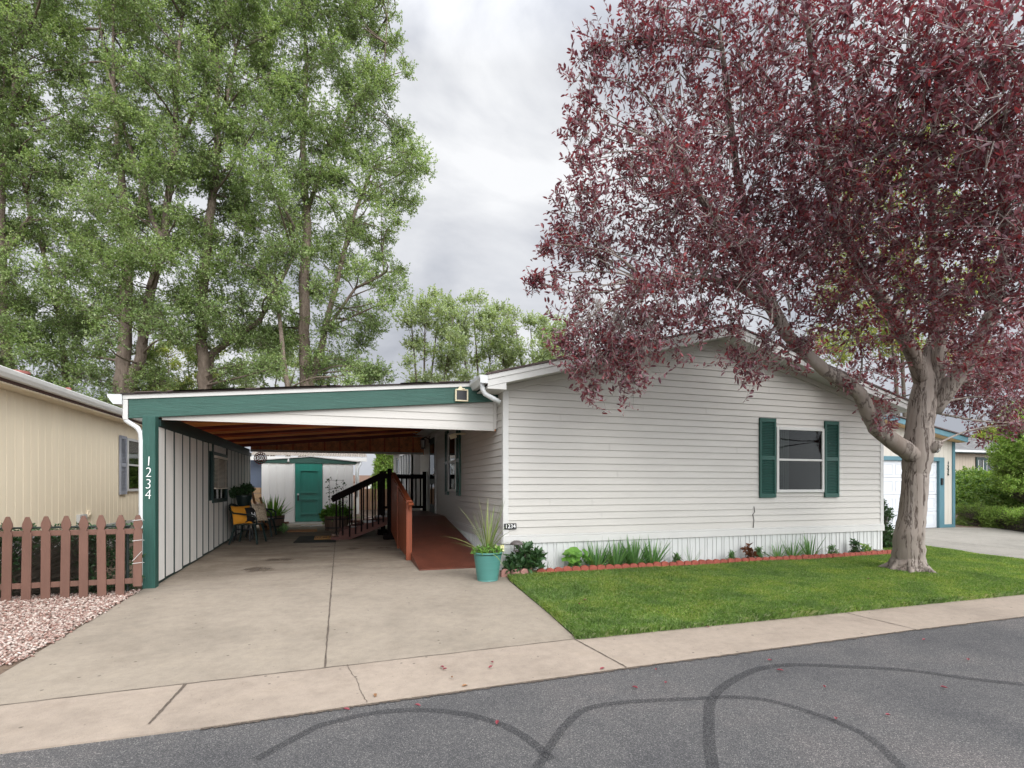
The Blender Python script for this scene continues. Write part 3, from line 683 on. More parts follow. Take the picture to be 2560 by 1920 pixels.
# gutter on the left eave
gt = MB(); zg = roofz(X0); prof = [(X0-.002,zg-.02),(X0-.002,zg-.13),(X0-.075,zg-.13),(X0-.10,zg-.085),(X0-.125,zg-.05),(X0-.13,zg-.01),(X0-.115,zg-.012),(X0-.10,zg-.06),(X0-.02,zg-.115),(X0-.012,zg-.02)]
gt.prism([(x, Y0-.01, z) for x, z in prof], (0, YB-Y0, 0)); gt.box(X0-.12, X0-.003, Y0-.014, Y0-.011, zg-.13, zg-.012)
gut = gt.build('gutter', M['gutterw'], house)
ds = MB(); ds.tube([(X0-.055,Y0+.10,zg-.12),(X0-.055,Y0+.10,zg-.20),(X0-.02,Y0+.10,zg-.27),(X0+.10,Y0+.10,zg-.33),(X0+.22,Y0+.13,zg-.38)], .038, 8); ds.build('downspout', M['gutterw'], gut, smooth=True)
MB().box(X1+.002, X1+.12, Y0-.01, YB, roofz(X1)-.12, roofz(X1)-.01).build('gutter', M['gutterw'], house)
# windows
def louver_shutter(parent, fn, a0, a1, z0, z1, mat, name='shutter', mid=.5, arch=False):
    """fn(s,z,o) maps to the wall; frame with slats"""
    mb = MB(); fw = .04
    def bx(sa, sb, za, zb, o0, o1):
        P = [fn(sa,za,o0),fn(sb,za,o0),fn(sb,za,o1),fn(sa,za,o1),fn(sa,zb,o0),fn(sb,zb,o0),fn(sb,zb,o1),fn(sa,zb,o1)]; mb.hexa(P)
    bx(a0, a0+fw, z0, z1, .012, .045); bx(a1-fw, a1, z0, z1, .012, .045)
    zm = z0+(z1-z0)*mid
    for za, zb in ((z0, z0+.07), (zm-.035, zm+.035), (z1-.07, z1)): bx(a0+fw, a1-fw, za, zb, .012, .043)
    bx(a0+fw, a1-fw, z0+.07, z1-.07, .008, .013)
    for lo, hi in ((z0+.07, zm-.035), (zm+.035, z1-.07)):
        n = int((hi-lo)/.030); st = (hi-lo)/n
        for i in range(n):
            z = lo+i*st
            P = [fn(a0+fw,z,.036),fn(a1-fw,z,.036),fn(a1-fw,z+st*.25,.036),fn(a0+fw,z+st*.25,.036),fn(a0+fw,z+st*.75,.014),fn(a1-fw,z+st*.75,.014)]
            mb.add(P, [(0,1,2,3),(3,2,5,4)])
    o = mb.build(name, mat, parent); return o
fF = lambda s, z, o: (s, YF-o, z)
def dh_window(parent, fn, s0, s1, z0, z1, fmat, depth=.3, curtain=True, fw=.055, name='window', glass=None, midf=.5, sg=1):
    fr = MB()
    def bx(mb, sa, sb, za, zb, o0, o1): mb.hexa([fn(sa,za,o0),fn(sb,za,o0),fn(sb,za,o1),fn(sa,za,o1),fn(sa,zb,o0),fn(sb,zb,o0),fn(sb,zb,o1),fn(sa,zb,o1)])
    for a in ((s0,s0+fw,z0,z1),(s1-fw,s1,z0,z1),(s0+fw,s1-fw,z0,z0+fw),(s0+fw,s1-fw,z1-fw,z1)): bx(fr, *a, .008, .05)
    zm = z0+(z1-z0)*midf; bx(fr, s0+fw, s1-fw, zm-.02, zm+.02, .012, .045)
    win = fr.build(name, fmat, parent, bevel=.004)
    gm = MB(); bx(gm, s0+fw, s1-fw, z0+fw, z1-fw, .024, .027); gm.build('pane', glass or M['glass'], win)
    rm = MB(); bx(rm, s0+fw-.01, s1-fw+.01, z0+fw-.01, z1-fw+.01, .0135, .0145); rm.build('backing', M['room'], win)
    if curtain:
        cm = MB(); w = s1-s0-2*fw
        for i in range(5):
            a = s0+fw+i*w*.05; bx(cm, a+.004, a+w*.045, z0+fw, z1-fw, .016, .0175+.002*(i % 2))
        cm.build('curtain', M['curtain'], win)
    return win
# front window: a real recess is replaced by a shallow dark room lining right behind the glass
dh_window(house, fF, wx0, wx1, wz0, wz1, M['trimw'])
q0, q1 = atY(1896,1045,YF), atY(1937,1244,YF); q2, q3 = atY(2058,1054,YF), atY(2093.5,1242,YF)
louver_shutter(house, fF, q0.x, q1.x-.006, q1.z, q0.z+.0, M['shutter']); louver_shutter(house, fF, q2.x+.004, q3.x, q1.z, q0.z, M['shutter'])
fS = lambda s, z, o: (XL-o, s, z)
dh_window(house, fS, 11.42, 12.3, 1.42, 2.78, M['trimw'], curtain=False)
louver_shutter(house, fS, 12.34, 12.68, 1.34, 2.86, M['shutter']); louver_shutter(house, fS, 11.04, 11.38, 1.34, 2.86, M['shutter'])
# entry door
dm = MB(); dm.box(XL-.05, XL-.004, 14.02, 14.08, .82, 2.93); dm.box(XL-.05, XL-.004, 15.02, 15.08, .82, 2.93); dm.box(XL-.05, XL-.004, 14.08, 15.02, 2.87, 2.93)
dfr = dm.build('door_frame', M['trimw'], house)
dd = MB(); dd.box(XL-.035, XL-.014, 14.08, 15.02, .82, 2.87); door = dd.build('door', M['darkgreen'], house)
MB().box(XL-.042, XL-.036, 14.22, 14.88, 1.75, 2.7).build('pane', M['glass'], door)
MB().box(XL-.042, XL-.036, 14.22, 14.88, 1.05, 1.6).build('pane', M['darkglass'], door)
hd = MB(); hd.tube([(XL-.04,14.16,1.85),(XL-.09,14.16,1.85)], .03, 10); hd.build('handle', M['chrome'], door); MB().box(XL-.06,XL-.036,14.13,14.19,1.95,2.02).build('deadbolt', M['chrome'], door)
# bay window further back with white mullions
bw = MB(); by0, by1 = 17.1, 20.3; bx0 = XL-.28
for y in (by0, by0+.9, by0+1.65, by0+2.4, by1): bw.box(bx0-.03, bx0+.05, y-.05, y+.05, .9, 2.75)
for z in (1.0, 1.9, 2.7): bw.box(bx0-.028, bx0+.05, by0+.05, by1-.05, z-.05, z+.05)
bw.box(bx0, XL, by0-.05, by0+.0, .9, 2.75); bw.box(bx0, XL, by1, by1+.05, .9, 2.75); bw.box(bx0-.04, XL, by0-.08, by1+.08, 2.752, 2.86); bw.box(bx0-.04, XL, by0-.08, by1+.08, .78, .898)
bay = bw.build('bay_window', M['trimw'], house)
MB().box(bx0+.01, bx0+.016, by0+.05, by1-.05, 1.0, 2.7).build('pane', M['glass'], bay)
MB().box(bx0+.10, bx0+.12, by0+.05, by1-.05, 1.0, 2.7).build('curtain', M['curtain'], bay)
dh_window(house, fS, 22.9, 24.0, 1.45, 2.75, M['trimw'], curtain=True)
louver_shutter(house, fS, 22.5, 22.86, 1.4, 2.8, M['shutter']); louver_shutter(house, fS, 24.04, 24.4, 1.4, 2.8, M['shutter'])
# small square fan vent high on the wall near the far eave
# number plate, black cord, floodlight
def text_mesh(name, s, size, mat, parent, M4, ext=.004, shear=0., sx=1., thin=0.):
    cu = bpy.data.curves.new(name, 'FONT'); cu.body = s; cu.size = size; cu.extrude = ext; cu.align_x = 'CENTER'; cu.align_y = 'CENTER'; cu.shear = shear; cu.offset = thin
    to = bpy.data.objects.new(name+'_tmp', cu); COL.objects.link(to)
    dg = bpy.context.evaluated_depsgraph_get(); me = bpy.data.meshes.new_from_object(to.evaluated_get(dg))
    bpy.data.objects.remove(to); me.transform(M4 @ Matrix.Diagonal((sx,1,1,1))); me.materials.clear()
    return link_mesh(name, me, mat, parent)
def facing_front(x, y, z): return Matrix.Translation((x, y, z)) @ Matrix.Rotation(R(90), 4, 'X')
pl = atY(1275.5,1316,YF-.03); a = atY(1260.5,1309,YF-.03); c_ = atY(1291,1323,YF-.03)
plate = thing('number_plate', (pl.x, YF-.03, pl.z), 'small black plate with white digits 1234 low on the white siding by the corner', 'sign')
M['white'] = simple('white_digits', (.8,.8,.78), .5, .02)
MB().box(a.x, c_.x, YF-.032, YF-.022, c_.z, a.z).build('plate', M['blackmetal'], plate)
text_mesh('digits', '1234', .088, M['white'], plate, facing_front((a.x+c_.x)/2, YF-.034, (a.z+c_.z)/2), .002)
cb = MB(); cb.tube([atY(1885,1266,YF-.02), atY(1887,1280,YF-.02), atY(1882,1286,YF-.022), atY(1885,1300,YF-.02), atY(1883,1321,YF-.02)], .006, 6)
tag(cb.build('cable', M['blackmetal']), 'short black cable hanging on the white siding left of the front window', 'cable')

# ------------------------------------------------------------------ CARPORT
CX0, CX1, CY0, CY1 = -2.73, 2.09, 8.3, 16.35
def cz(x): return 2.758+.0936*(x-CX0)
cpt = thing('carport', (-.1, 12, gz(12)), 'open carport with green front beam, green corner post and white board side wall', 'carport')
post = MB(); post.box(-2.466, -2.318, 8.10, 8.25, .19, 2.472); post = post.build('post', M['greenpost'], cpt, bevel=.005)
for s, v in zip('1234', (1154,1182,1211,1237.5)):
    p = atY(371.5-(v-1154)*.02, v, 8.095)
    text_mesh('digit', s, .185, M['white'], post, facing_front(p.x, 8.094, p.z), .004, .06, .82, -.0035)
bm = MB(); y0, y1 = 8.26, 8.30; xa, xb = CX0+.06, 2.44
bm.hexa([(xa,y0,cz(xa)-.315),(xb,y0,cz(xb)-.315),(xb,y1,cz(xb)-.315),(xa,y1,cz(xa)-.315),(xa,y0,cz(xa)-.062),(xb,y0,cz(xb)-.062),(xb,y1,cz(xb)-.062),(xa,y1,cz(xa)-.062)])
beam = bm.build('beam', M['green'], cpt, bevel=.004)
dr = MB(); xa, xb = CX0, 2.02
dr.hexa([(xa,8.245,cz(xa)-.062+.002),(xb,8.245,cz(xb)-.060),(xb,8.31,cz(xb)-.060),(xa,8.31,cz(xa)-.060),(xa,8.245,cz(xa)-.004),(xb,8.245,cz(xb)-.004),(xb,8.31,cz(xb)-.004),(xa,8.31,cz(xa)-.004)])
dr.box(CX0, CX0+.055, 8.25, 8.30, 2.43, cz(CX0)-.063)
dr.build('drip_edge', M['trimw'], cpt)
rf = MB(); xa, xb = CX0-.02, 2.03
rf.hexa([(xa,8.22,cz(xa)-.002),(xb,8.22,cz(xb)-.002),(xb,CY1+.1,cz(xb)-.002),(xa,CY1+.1,cz(xa)-.002),(xa,8.22,cz(xa)+.018),(xb,8.22,cz(xb)+.018),(xb,CY1+.1,cz(xb)+.018),(xa,CY1+.1,cz(xa)+.018)])
for i in range(26):
    x = rnd.uniform(-2.5, 1.9); w = rnd.uniform(.15, .5); rf.obox((x, 8.225, cz(x)+.022), (w/2,0,w/2*.0936), (0,.02,0), (0,0,.006))
rf.build('roof', M['shingledk'], cpt)
# front gable siding, sits behind the beam
gs = MB(); zb = 2.45; yb = 8.33
k = 0; z = zb+.03
while z < 3.0:
    zz = z+EX
    def xl(zv): return max(CX0+.25, CX0+(zv+.29-2.758)/.0936)
    a0, a1 = xl(z), xl(zz)
    if a0 > 2.35: break
    gs.add([(a0,yb,z),(2.38,yb,z),(2.38,yb-.013,z),(a0,yb-.013,z),(a1,yb,zz),(2.38,yb,zz)], [(0,1,2,3),(3,2,5,4)]); z = zz
gs.box(-2.3, 2.40, yb-.016, yb+.02, zb, zb+.029); gs.box(2.38, 2.435, yb-.02, yb+.02, zb+.03, cz(2.4)-.3)
gs.build('gable_siding', M['siding'], cpt)
gb = MB(); gb.add([(-2.3,yb+.021,zb),(2.43,yb+.021,zb),(2.43,yb+.021,cz(2.43)-.05),(-2.3,yb+.021,cz(-2.3)-.05)], [(0,3,2,1)]); gb.build('gable_back', M['osb'], cpt)
# ceiling boards and rafters
ce = MB(); xa, xb = CX0, 2.44
ce.hexa([(xa,8.36,cz(xa)-.02),(xb,8.36,cz(xb)-.02),(xb,CY1,cz(xb)-.02),(xa,CY1,cz(xa)-.02),(xa,8.36,cz(xa)-.006),(xb,8.36,cz(xb)-.006),(xb,CY1,cz(xb)-.006),(xa,CY1,cz(xa)-.006)])
ce.build('ceiling', M['redwood_y'], cpt)
rr = MB(); n = 16
for i in range(n):
    y = 8.66+i*(7.4/(n-1)); m = MB(); xa, xb = CX0+.12, 2.43; dz_ = rnd.uniform(-.035, .02)
    m.hexa([(xa,y-.02,cz(xa)-.17+dz_),(xb,y-.02,cz(xb)-.17+dz_),(xb,y+.02,cz(xb)-.17+dz_),(xa,y+.02,cz(xa)-.17+dz_),(xa,y-.02,cz(xa)-.021),(xb,y-.02,cz(xb)-.021),(xb,y+.02,cz(xb)-.021),(xa,y+.02,cz(xa)-.021)])
    m.build('rafter', [M['redwood'], M['redwood2'], M['redwood3']][(i*7) % 3], cpt, bevel=.007)
# green ledger on top of the side wall
lg = MB(); lg.box(-2.50, -2.36, 8.32, 16.1, 2.30, 2.56); lg.box(-2.359, -2.316, 8.32, 16.1, 2.36, 2.455); lg.build('ledger', M['darkgreen'], cpt, bevel=.004)
# side wall boards
wb = MB(); bk = MB(); bk.box(-2.44, -2.365, 8.255, 16.1, .20, 2.3)
bk = bk.build('wall_backing', M['darkgreen'], cpt)
edges_ = [8.262]
yb3 = 8.605
while yb3 < 16.1: edges_.append(yb3); yb3 += .433
edges_.append(16.1)
for ya3, yb3 in zip(edges_, edges_[1:]):
    y, yy = ya3+(.022 if ya3 > 8.3 else 0), yb3-.022; inwin = (yy > 11.5 and y < 12.86); j = rnd.uniform(-.003, .003)
    zb_ = gz(y)+.045+rnd.uniform(-.01, .01)
    if inwin: wb.box(-2.364, -2.343+j, y, yy, zb_, 1.27); wb.box(-2.364, -2.343+j, y, yy, 2.22, 2.36)
    else: wb.box(-2.364, -2.343+j, y, yy, zb_, 2.355)
wb.build('side_wall', M['wallboard'], cpt, bevel=.003)
bt_ = MB()
for y in edges_[1:-1]: bt_.box(-2.364, -2.338, y-.021, y+.021, gz(y)+.03, 2.357 if not 11.45 < y < 12.9 else 1.215)
bt_.build('battens', M['darkgreen'], cpt)
ob = MB(); y = 5
MB().box(-2.46, -2.441, 8.255, 16.1, .2, 2.44).build('outer_wall', M['wallboard'], cpt)
ww = MB(); ww.box(-2.362, -2.32, 11.48, 11.55, 1.22, 2.36); ww.box(-2.362, -2.32, 12.80, 12.87, 1.22, 2.36); ww.box(-2.362, -2.322, 11.55, 12.80, 1.22, 1.30); ww.box(-2.362, -2.322, 11.55, 12.80, 2.14, 2.22)
win = ww.build('window', M['darkgreen'], cpt)
MB().box(-2.352, -2.348, 11.55, 12.8, 1.3, 2.14).build('pane', M['darkglass'], win)
MB().box(-2.345,-2.335,11.9,12.0,1.3,1.5).build('sash', M['trimw'], win); MB().box(-2.345,-2.335,12.3,12.35,1.3,1.5).build('sash', M['trimw'], win)
bl = MB(); bl.box(-2.335, -2.30, 11.57, 12.78, 2.10, 2.15)
for i in range(22):
    z = 1.54+i*.0255; bl.obox((-2.315, 12.17, z), (.011,0,.006), (0,.60,0), (-.0008,0,.0014))
for yy in (11.8, 12.55): bl.tube([(-2.30,yy,2.10),(-2.30,yy,1.50)], .004, 4)
bl.box(-2.33, -2.30, 11.57, 12.78, 1.49, 1.52)
tag(bl.build('window_blind', M['blind']), 'cream slatted blind hanging over the carport wall window', 'blind')
# rear header
rh = MB(); rh.box(-2.35, 2.40, 16.12, 16.16, 2.50, 2.56); rh.build('rear_trim', M['trimw'], cpt)
rp = MB(); xa, xb = -2.35, 2.43
rp.hexa([(xa,16.17,2.5),(xb,16.17,2.5),(xb,16.19,2.5),(xa,16.19,2.5),(xa,16.17,cz(xa)-.02),(xb,16.17,cz(xb)-.02),(xb,16.19,cz(xb)-.02),(xa,16.19,cz(xa)-.02)]); rp.build('rear_panel', M['osb'], cpt)
for i in range(11):
    x = -2.1+i*.42; MB().box(x-.02, x+.02, 16.13, 16.169, 2.561, cz(x)-.03).build('stud', M['redwood'], cpt)
# gutter and downspout on the left
gm = MB(); zt = cz(CX0); gp_ = [(CX0-.003,zt),(CX0-.003,zt-.13),(CX0-.10,zt-.13),(CX0-.13,zt-.09),(CX0-.165,zt-.03),(CX0-.165,zt-.005)]
gm.prism([(x, 8.22, z) for x, z in gp_], (0, 8.2, 0)); gg = gm.build('gutter', M['gutterw'], cpt)
d = MB(); P = [atD(309,1026,7.05), atD(306,1040,7.05), atD(309,1052,7.04), atD(322,1060,7.0), atD(338,1070,6.95), atD(345,1082,6.95), atD(347,1100,6.95)]
P += [Vector((P[-1].x, P[-1].y, z)) for z in (2.0, 1.4, .8, .25)]
P = [Vector((p.x+.03, p.y, p.z)) for p in P]; d.tube(P, .032, 8); d.build('downspout', M['gutterw'], gg, smooth=True)

# flood light on the beam
p = atY(1153.5, 989, 8.24)
fl = thing('solar_floodlight', p, 'cream framed square solar panel light with a triangular bracket on the green beam', 'light')
m = MB(); w, h = .105, .095
m.box(p.x-w, p.x+w, 8.20, 8.25, p.z-h, p.z-h+.02); m.box(p.x-w, p.x+w, 8.20, 8.25, p.z+h-.02, p.z+h)
m.box(p.x-w, p.x-w+.022, 8.20, 8.25, p.z-h+.02, p.z+h-.02); m.box(p.x+w-.022, p.x+w, 8.20, 8.25, p.z-h+.02, p.z+h-.02); m.build('frame', M['creamplastic'], fl, bevel=.006)
MB().box(p.x-w+.022, p.x+w-.022, 8.215, 8.25, p.z-h+.02, p.z+h-.02).build('panel', M['blackmetal'], fl)
m = MB(); m.prism([(p.x-.06,8.225,p.z+h+.001),(p.x+.04,8.225,p.z+h+.001),(p.x-.02,8.225,p.z+h+.06)], (0,.02,0)); m.tube([(p.x+.0,8.21,p.z+h+.012),(p.x+.045,8.19,p.z+h+.004)], .009, 6); m.build('bracket', M['creamplastic'], fl)
# lantern by the door
p = atX(1060, 1105, 2.25)
lt = thing('wall_lantern', p, 'black wall lantern with clear glass beside the entry door', 'lamp')
m = MB(); m.box(2.39, XL-.016, p.y-.07, p.y+.07, p.z-.02, p.z+.16); m.tube([(2.39,p.y,p.z+.08),(2.30,p.y,p.z+.14),(2.22,p.y,p.z+.10)], .014, 6)
m.lathe((2.22,p.y,p.z), [(.0,.13),(.03,.11),(.085,.06),(.09,.05),(.02,.05)], 6); m.lathe((2.22,p.y,p.z), [(.02,-.20),(.06,-.18),(.065,-.16),(.02,-.16)], 6)
for k in range(6):
    a = k*math.pi/3; m.tube([(2.22+.075*math.cos(a),p.y+.075*math.sin(a),p.z+.05),(2.22+.055*math.cos(a),p.y+.055*math.sin(a),p.z-.165)], .006, 4)
m.build('frame', M['blackmetal'], lt); m = MB(); m.lathe((2.22,p.y,p.z), [(.062,.045),(.045,-.155)], 6); m.build('glass', M['lamp'], lt)
p = atY(1150, 1086, 8.5)
m = MB(); m.obox((2.18,10.6,2.56), (.06,0,.02), (0,.05,0), (-.015,0,.045)); m.tube([(2.2,10.6,2.6),(2.38,10.6,2.62),(XL-.01,10.6,2.62)], .02, 8)
tag(m.build('spot_light', M['creamplastic'], bevel=.01), 'small cream spotlight on the house wall under the carport roof', 'light')
# wind spinner
p = atY(651, 1145, 15.9)
sp = MB(); c = Vector(p)
for r, k, rr in ((.13, 14, .03), (.075, 9, .026)):
    for i in range(k):
        a = 2*math.pi*i/k; q = c+Vector((r*math.cos(a), 0, r*math.sin(a)))
        sp.tube([q+Vector((rr*math.cos(t), .01*math.sin(t), rr*math.sin(t))) for t in np.linspace(0, 2*math.pi, 9)], .013, 4, False)
spn = thing('wind_spinner', p, 'dark red round wind spinner hanging at the back of the carport', 'ornament'); sp.build('rings', M['redspin'], spn)
m = MB(); m.tube([c+Vector((0,0,.16)), (c.x, c.y, 2.52)], .003, 4); m.build('wire', M['blackmetal'], spn)
m = MB(); m.lathe(c-Vector((0,0,.03)), [(0,0),(.03,.01),(.035,.03),(.03,.05),(0,.06)], 10); m.build('hub', M['chrome'], spn)

# ------------------------------------------------------------------ RAMP, LANDING, STAIRS
LZ = .83; RX0, RX1 = 1.22, 2.40
ramp_t = thing('wheelchair_ramp', (1.8, 10.5, gz(10.5)), 'dark red stained wooden ramp rising along the white house wall', 'ramp')
m = MB(); ya, yb_ = 8.42, 12.7
m.hexa([(RX0,ya,gz(ya)+.001),(RX1,ya,gz(ya)+.001),(RX1,yb_,LZ-.02),(RX0,yb_,LZ-.02),(RX0,ya,gz(ya)+.02),(RX1,ya,gz(ya)+.02),(RX1,yb_,LZ),(RX0,yb_,LZ)])
m.build('ramp_deck', M['rampred'], ramp_t)
m = MB(); m.prism([(RX0-.03,ya,gz(ya)+.001),(RX0-.03,9.45,gz(9.45)+.001),(RX0-.03,9.45,gz(ya)+.02+(LZ-gz(ya)-.02)*(9.45-ya)/(yb_-ya)+.004),(RX0-.03,ya,gz(ya)+.024)], (.028,0,0)); m.build('side_board', M['rampred'], ramp_t)
def rampz(y): return gz(ya)+.02+(LZ-gz(ya)-.02)*(y-ya)/(yb_-ya)
m = MB(); m.box(RX0-.11, RX0-.01, 9.45, 9.55, gz(9.5), 1.30); pst = m.build('post', M['railred'], ramp_t, bevel=.004)
m = MB(); m.box(RX0-.11, RX0-.01, 11.0, 11.10, gz(11), 1.56); m.build('post', M['railred'], ramp_t, bevel=.004)
# closely set boards make the red railing panel
def railtop(y): return 1.27+(y-9.45)*(1.86-1.27)/(12.55-9.45)
y = 9.56
while y < 12.5:
    if not 10.97 < y < 11.10:
        b_ = MB(); w = .085; zlo = rampz(y)-.28
        b_.hexa([(RX0-.10,y,max(gz(y)+.06,zlo)),(RX0-.075,y,max(gz(y)+.06,zlo)),(RX0-.075,y+w,max(gz(y)+.06,zlo)),(RX0-.10,y+w,max(gz(y)+.06,zlo)),(RX0-.10,y,railtop(y)-.05),(RX0-.075,y,railtop(y)-.05),(RX0-.075,y+w,railtop(y+w)-.05),(RX0-.10,y+w,railtop(y+w)-.05)])
        b_.build('baluster', M['railred'], ramp_t)
    y += .095
m = MB(); m.beam((RX0-.045,9.3,railtop(9.3)-.01), (RX0-.045,12.55,railtop(12.55)-.01), .09, .04); m.beam((RX0-.05,9.38,railtop(9.38)-.085), (RX0-.05,12.55,railtop(12.55)-.085), .035, .09)
m.build('handrail', M['railred'], ramp_t, bevel=.003)
ld = thing('porch_landing', (1.8, 14.2, gz(14)), 'dark wooden porch landing with black railing at the entry door', 'porch')
m = MB(); m.box(1.16, 2.40, 12.705, 15.65, LZ-.04, LZ); m.box(1.16,2.40,12.72,12.76,LZ-.22,LZ-.041); m.box(1.16,1.20,12.77,15.6,LZ-.22,LZ-.041); m.build('deck', M['rampred'], ld)
for (x, y, zt, bw_) in ((1.10,12.62,1.93,.14),(1.02,13.55,1.90,.13),(1.12,15.6,1.95,0),(2.36,15.6,1.95,0)):
    m = MB(); m.box(x-.05, x+.05, y-.05, y+.05, gz(y), zt); m.box(x-.055,x+.055,y-.055,y+.055,zt+.001,zt+.02)
    if bw_: m.box(x-bw_, x+bw_, y-bw_, y+bw_, gz(y), gz(y)+.13)
    m.build('post', M['railblack'], ld, bevel=.003)
m = MB(); m.box(1.17, 2.31, 15.57, 15.63, 1.76, 1.86); m.box(1.14, 2.34, 15.55, 15.65, 1.862, 1.89); m.box(1.17, 2.31, 15.58, 15.62, .90, .97)
m.build('handrail', M['railblack'], ld)
for i in range(8):
    x = 1.30+i*.135; MB().box(x-.02, x+.02, 15.58, 15.62, .971, 1.759).build('baluster', M['railblack'], ld)
st = thing('wooden_stairs', (.5, 13.2, gz(13)), 'dark brown wooden steps with slanted handrail leading up to the porch', 'stairs')
SX0, SX1 = .12, 1.05; n = 4; yA, yB = 12.72, 13.72
g0 = gz(13.)
for i in range(n):
    x0 = -.05+i*.29 if i else -.18; z = g0+.12+i*.125
    x1 = x0+.31 if i else .22
    t = MB(); t.box(x0, x0+(x1-x0)/2-.004, yA+.02, yB-.02, z-.035, z); t.box(x0+(x1-x0)/2+.004, x1, yA+.02, yB-.02, z-.035, z); t.build('tread', M['rampred'] if i else M['barrel'], st)
for y in (yA, yB):
    s = MB(); s.prism([(-.02,y-.02,g0+.0),(.22,y-.02,g0),(1.05,y-.02,g0+.32),(1.05,y-.02,LZ-.03),(-.02,y-.02,g0+.19)], (0,.04,0)); s.box(-.20,-.021,y-.02,y+.02,gz(y),gz(y)+.08); s.build('stringer', M['stringer'], st)
def hr(x): return 1.30+(x+.18)*(.60/1.22)
m = MB(); m.beam((-.18,yA-.03,hr(-.18)), (1.05,yA-.03,hr(1.05)), .10, .035); m.beam((-.18,yA-.03,hr(-.18)-.075), (1.05,yA-.03,hr(1.05)-.075), .035, .11); m.build('handrail', M['railblack'], st)
m = MB(); m.beam((-.18,yB,hr(-.18)), (1.0,yB,hr(1.0)), .09, .035); m.build('handrail', M['railblack'], st)
for i, x in enumerate([-.08,.06,.21,.34,.47,.60,.72,.85,.96]):
    z0_ = g0+.10 if x < .1 else g0+.02+(x-.1)*.42; w = .018
    MB().box(x-w, x+w, yA-.058, yA-.024, z0_, hr(x)-.12).build('baluster', M['railblack'], st)
for i, x in enumerate([.0,.28,.56,.84]): MB().box(x-.017, x+.017, yB+.022, yB+.05, g0+.2, hr(x)-.02).build('baluster', M['railblack'], st)

# mats
m = MB(); P = [G(733,1358),G(840,1356),G(839,1340),G(749,1342)]; m.prism([p+Vector((0,0,.001)) for p in P], (0,0,.012)); tag(m.build('rubber_mat', M['black']), 'black rubber mat lying flat on the concrete at the foot of the steps', 'mat')
small = thing('door_mat', P[1], 'small tan patterned mat laid on top of the black rubber mat', 'mat')
m = MB(); Q = [G(785,1350),G(838.5,1349),G(838.5,1340.5),G(788,1341.5)]; m.prism([p+Vector((0,0,.0135)) for p in Q], (0,0,.006)); m.build('weave', M['matyellow'], small)
m = MB()
def lerp4(s, t): return Q[0].lerp(Q[1], s).lerp(Q[3].lerp(Q[2], s), t)
for s0, s1, t0, t1 in ((.04,.96,.10,.16),(.04,.96,.84,.90),(.04,.07,.16,.84),(.93,.96,.16,.84),(.12,.30,.3,.36),(.12,.30,.64,.7),(.12,.15,.36,.64),(.27,.30,.36,.64),(.42,.58,.3,.37),(.42,.58,.63,.7),(.42,.45,.37,.63),(.55,.58,.37,.63),(.70,.73,.3,.7),(.76,.79,.3,.7),(.82,.85,.3,.7)):
    m.prism([lerp4(s, t)+Vector((0,0,.0196)) for s, t in ((s0,t0),(s1,t0),(s1,t1),(s0,t1))], (0,0,.002))
m.build('border_pattern', M['browntrim'], small)
m = MB(); P = [G(718,1331),G(793,1329),G(793,1324),G(722,1326)]; m.prism([p+Vector((0,0,.004)) for p in P], (0,0,.02)); tag(m.build('coir_mat', M['matwood']), 'narrow brown coir mat at the start of the path to the green door', 'mat')
m = MB(); m.tube([G(752,1314.5,.02),G(758,1314.5,.02),G(775,1316,.02),G(790,1314.5,.02),G(806,1313.5,.02)], .012, 6); tag(m.build('garden_hose', M['chrome']), 'pale hose end lying across the path below the green door', 'hose')

# ------------------------------------------------------------------ SHED
SHY = 17.45; sx0, sx1 = -2.24, .40; zs0 = gz(SHY)
shed = thing('storage_shed', (-.9, SHY+1, zs0), 'white ribbed steel storage shed with a green paneled door and green gable trim', 'shed')
zw = atY(700,1155,SHY).z; zp = atY(771,1142,SHY).z
dx0, dx1 = atY(738,1200,SHY).x, atY(806,1200,SHY).x; dzt = atY(770,1158,SHY).z
m = MB(); x = sx0
def rib(m, xa, xb):
    x = xa
    while x < xb-.01:
        xe = min(x+.22, xb); m.add([(x,SHY,zs0),(xe-.03,SHY,zs0),(xe-.02,SHY-.012,zs0),(xe,SHY-.012,zs0),(xe,SHY,zs0),(x,SHY,zw),(xe-.03,SHY,zw),(xe-.02,SHY-.012,zw),(xe,SHY-.012,zw),(xe,SHY,zw)], [(0,1,6,5),(1,2,7,6),(2,3,8,7),(3,4,9,8)]); x = xe
rib(m, sx0, dx0-.02); rib(m, dx1+.02, sx1)
m.box(sx0, sx0+.01, SHY+.002, SHY+2.4, zs0, zw); m.box(sx1-.01, sx1, SHY+.002, SHY+2.4, zs0, zw); m.box(dx0-.02, dx1+.02, SHY+.03, SHY+.04, zs0, zw); m.build('wall', M['shedwall'], shed)
m = MB(); xc = -.86; m.prism([(sx0-.12,SHY-.03,zw-.03),(sx1+.10,SHY-.03,zw-.03),(sx1+.10,SHY-.03,zw+.03),(xc,SHY-.03,zp),(sx0-.12,SHY-.03,zw+.03)], (0,.028,0)); m.build('gable_trim', M['green'], shed)
m = MB()
for xa, za, xb, zb2 in ((sx0-.14, zw+.03, xc, zp), (xc, zp, sx1+.12, zw+.03)):
    m.hexa([(xa,SHY-.06,za),(xb,SHY-.06,zb2),(xb,SHY+2.5,zb2),(xa,SHY+2.5,za),(xa,SHY-.06,za+.025),(xb,SHY-.06,zb2+.025),(xb,SHY+2.5,zb2+.025),(xa,SHY+2.5,za+.025)])
m.build('roof', M['trimw'], shed)
m = MB(); w = dx1-dx0; z0 = zs0+.02; hh = dzt-z0
m.box(dx0, dx1, SHY-.014, SHY+.028, z0, dzt)
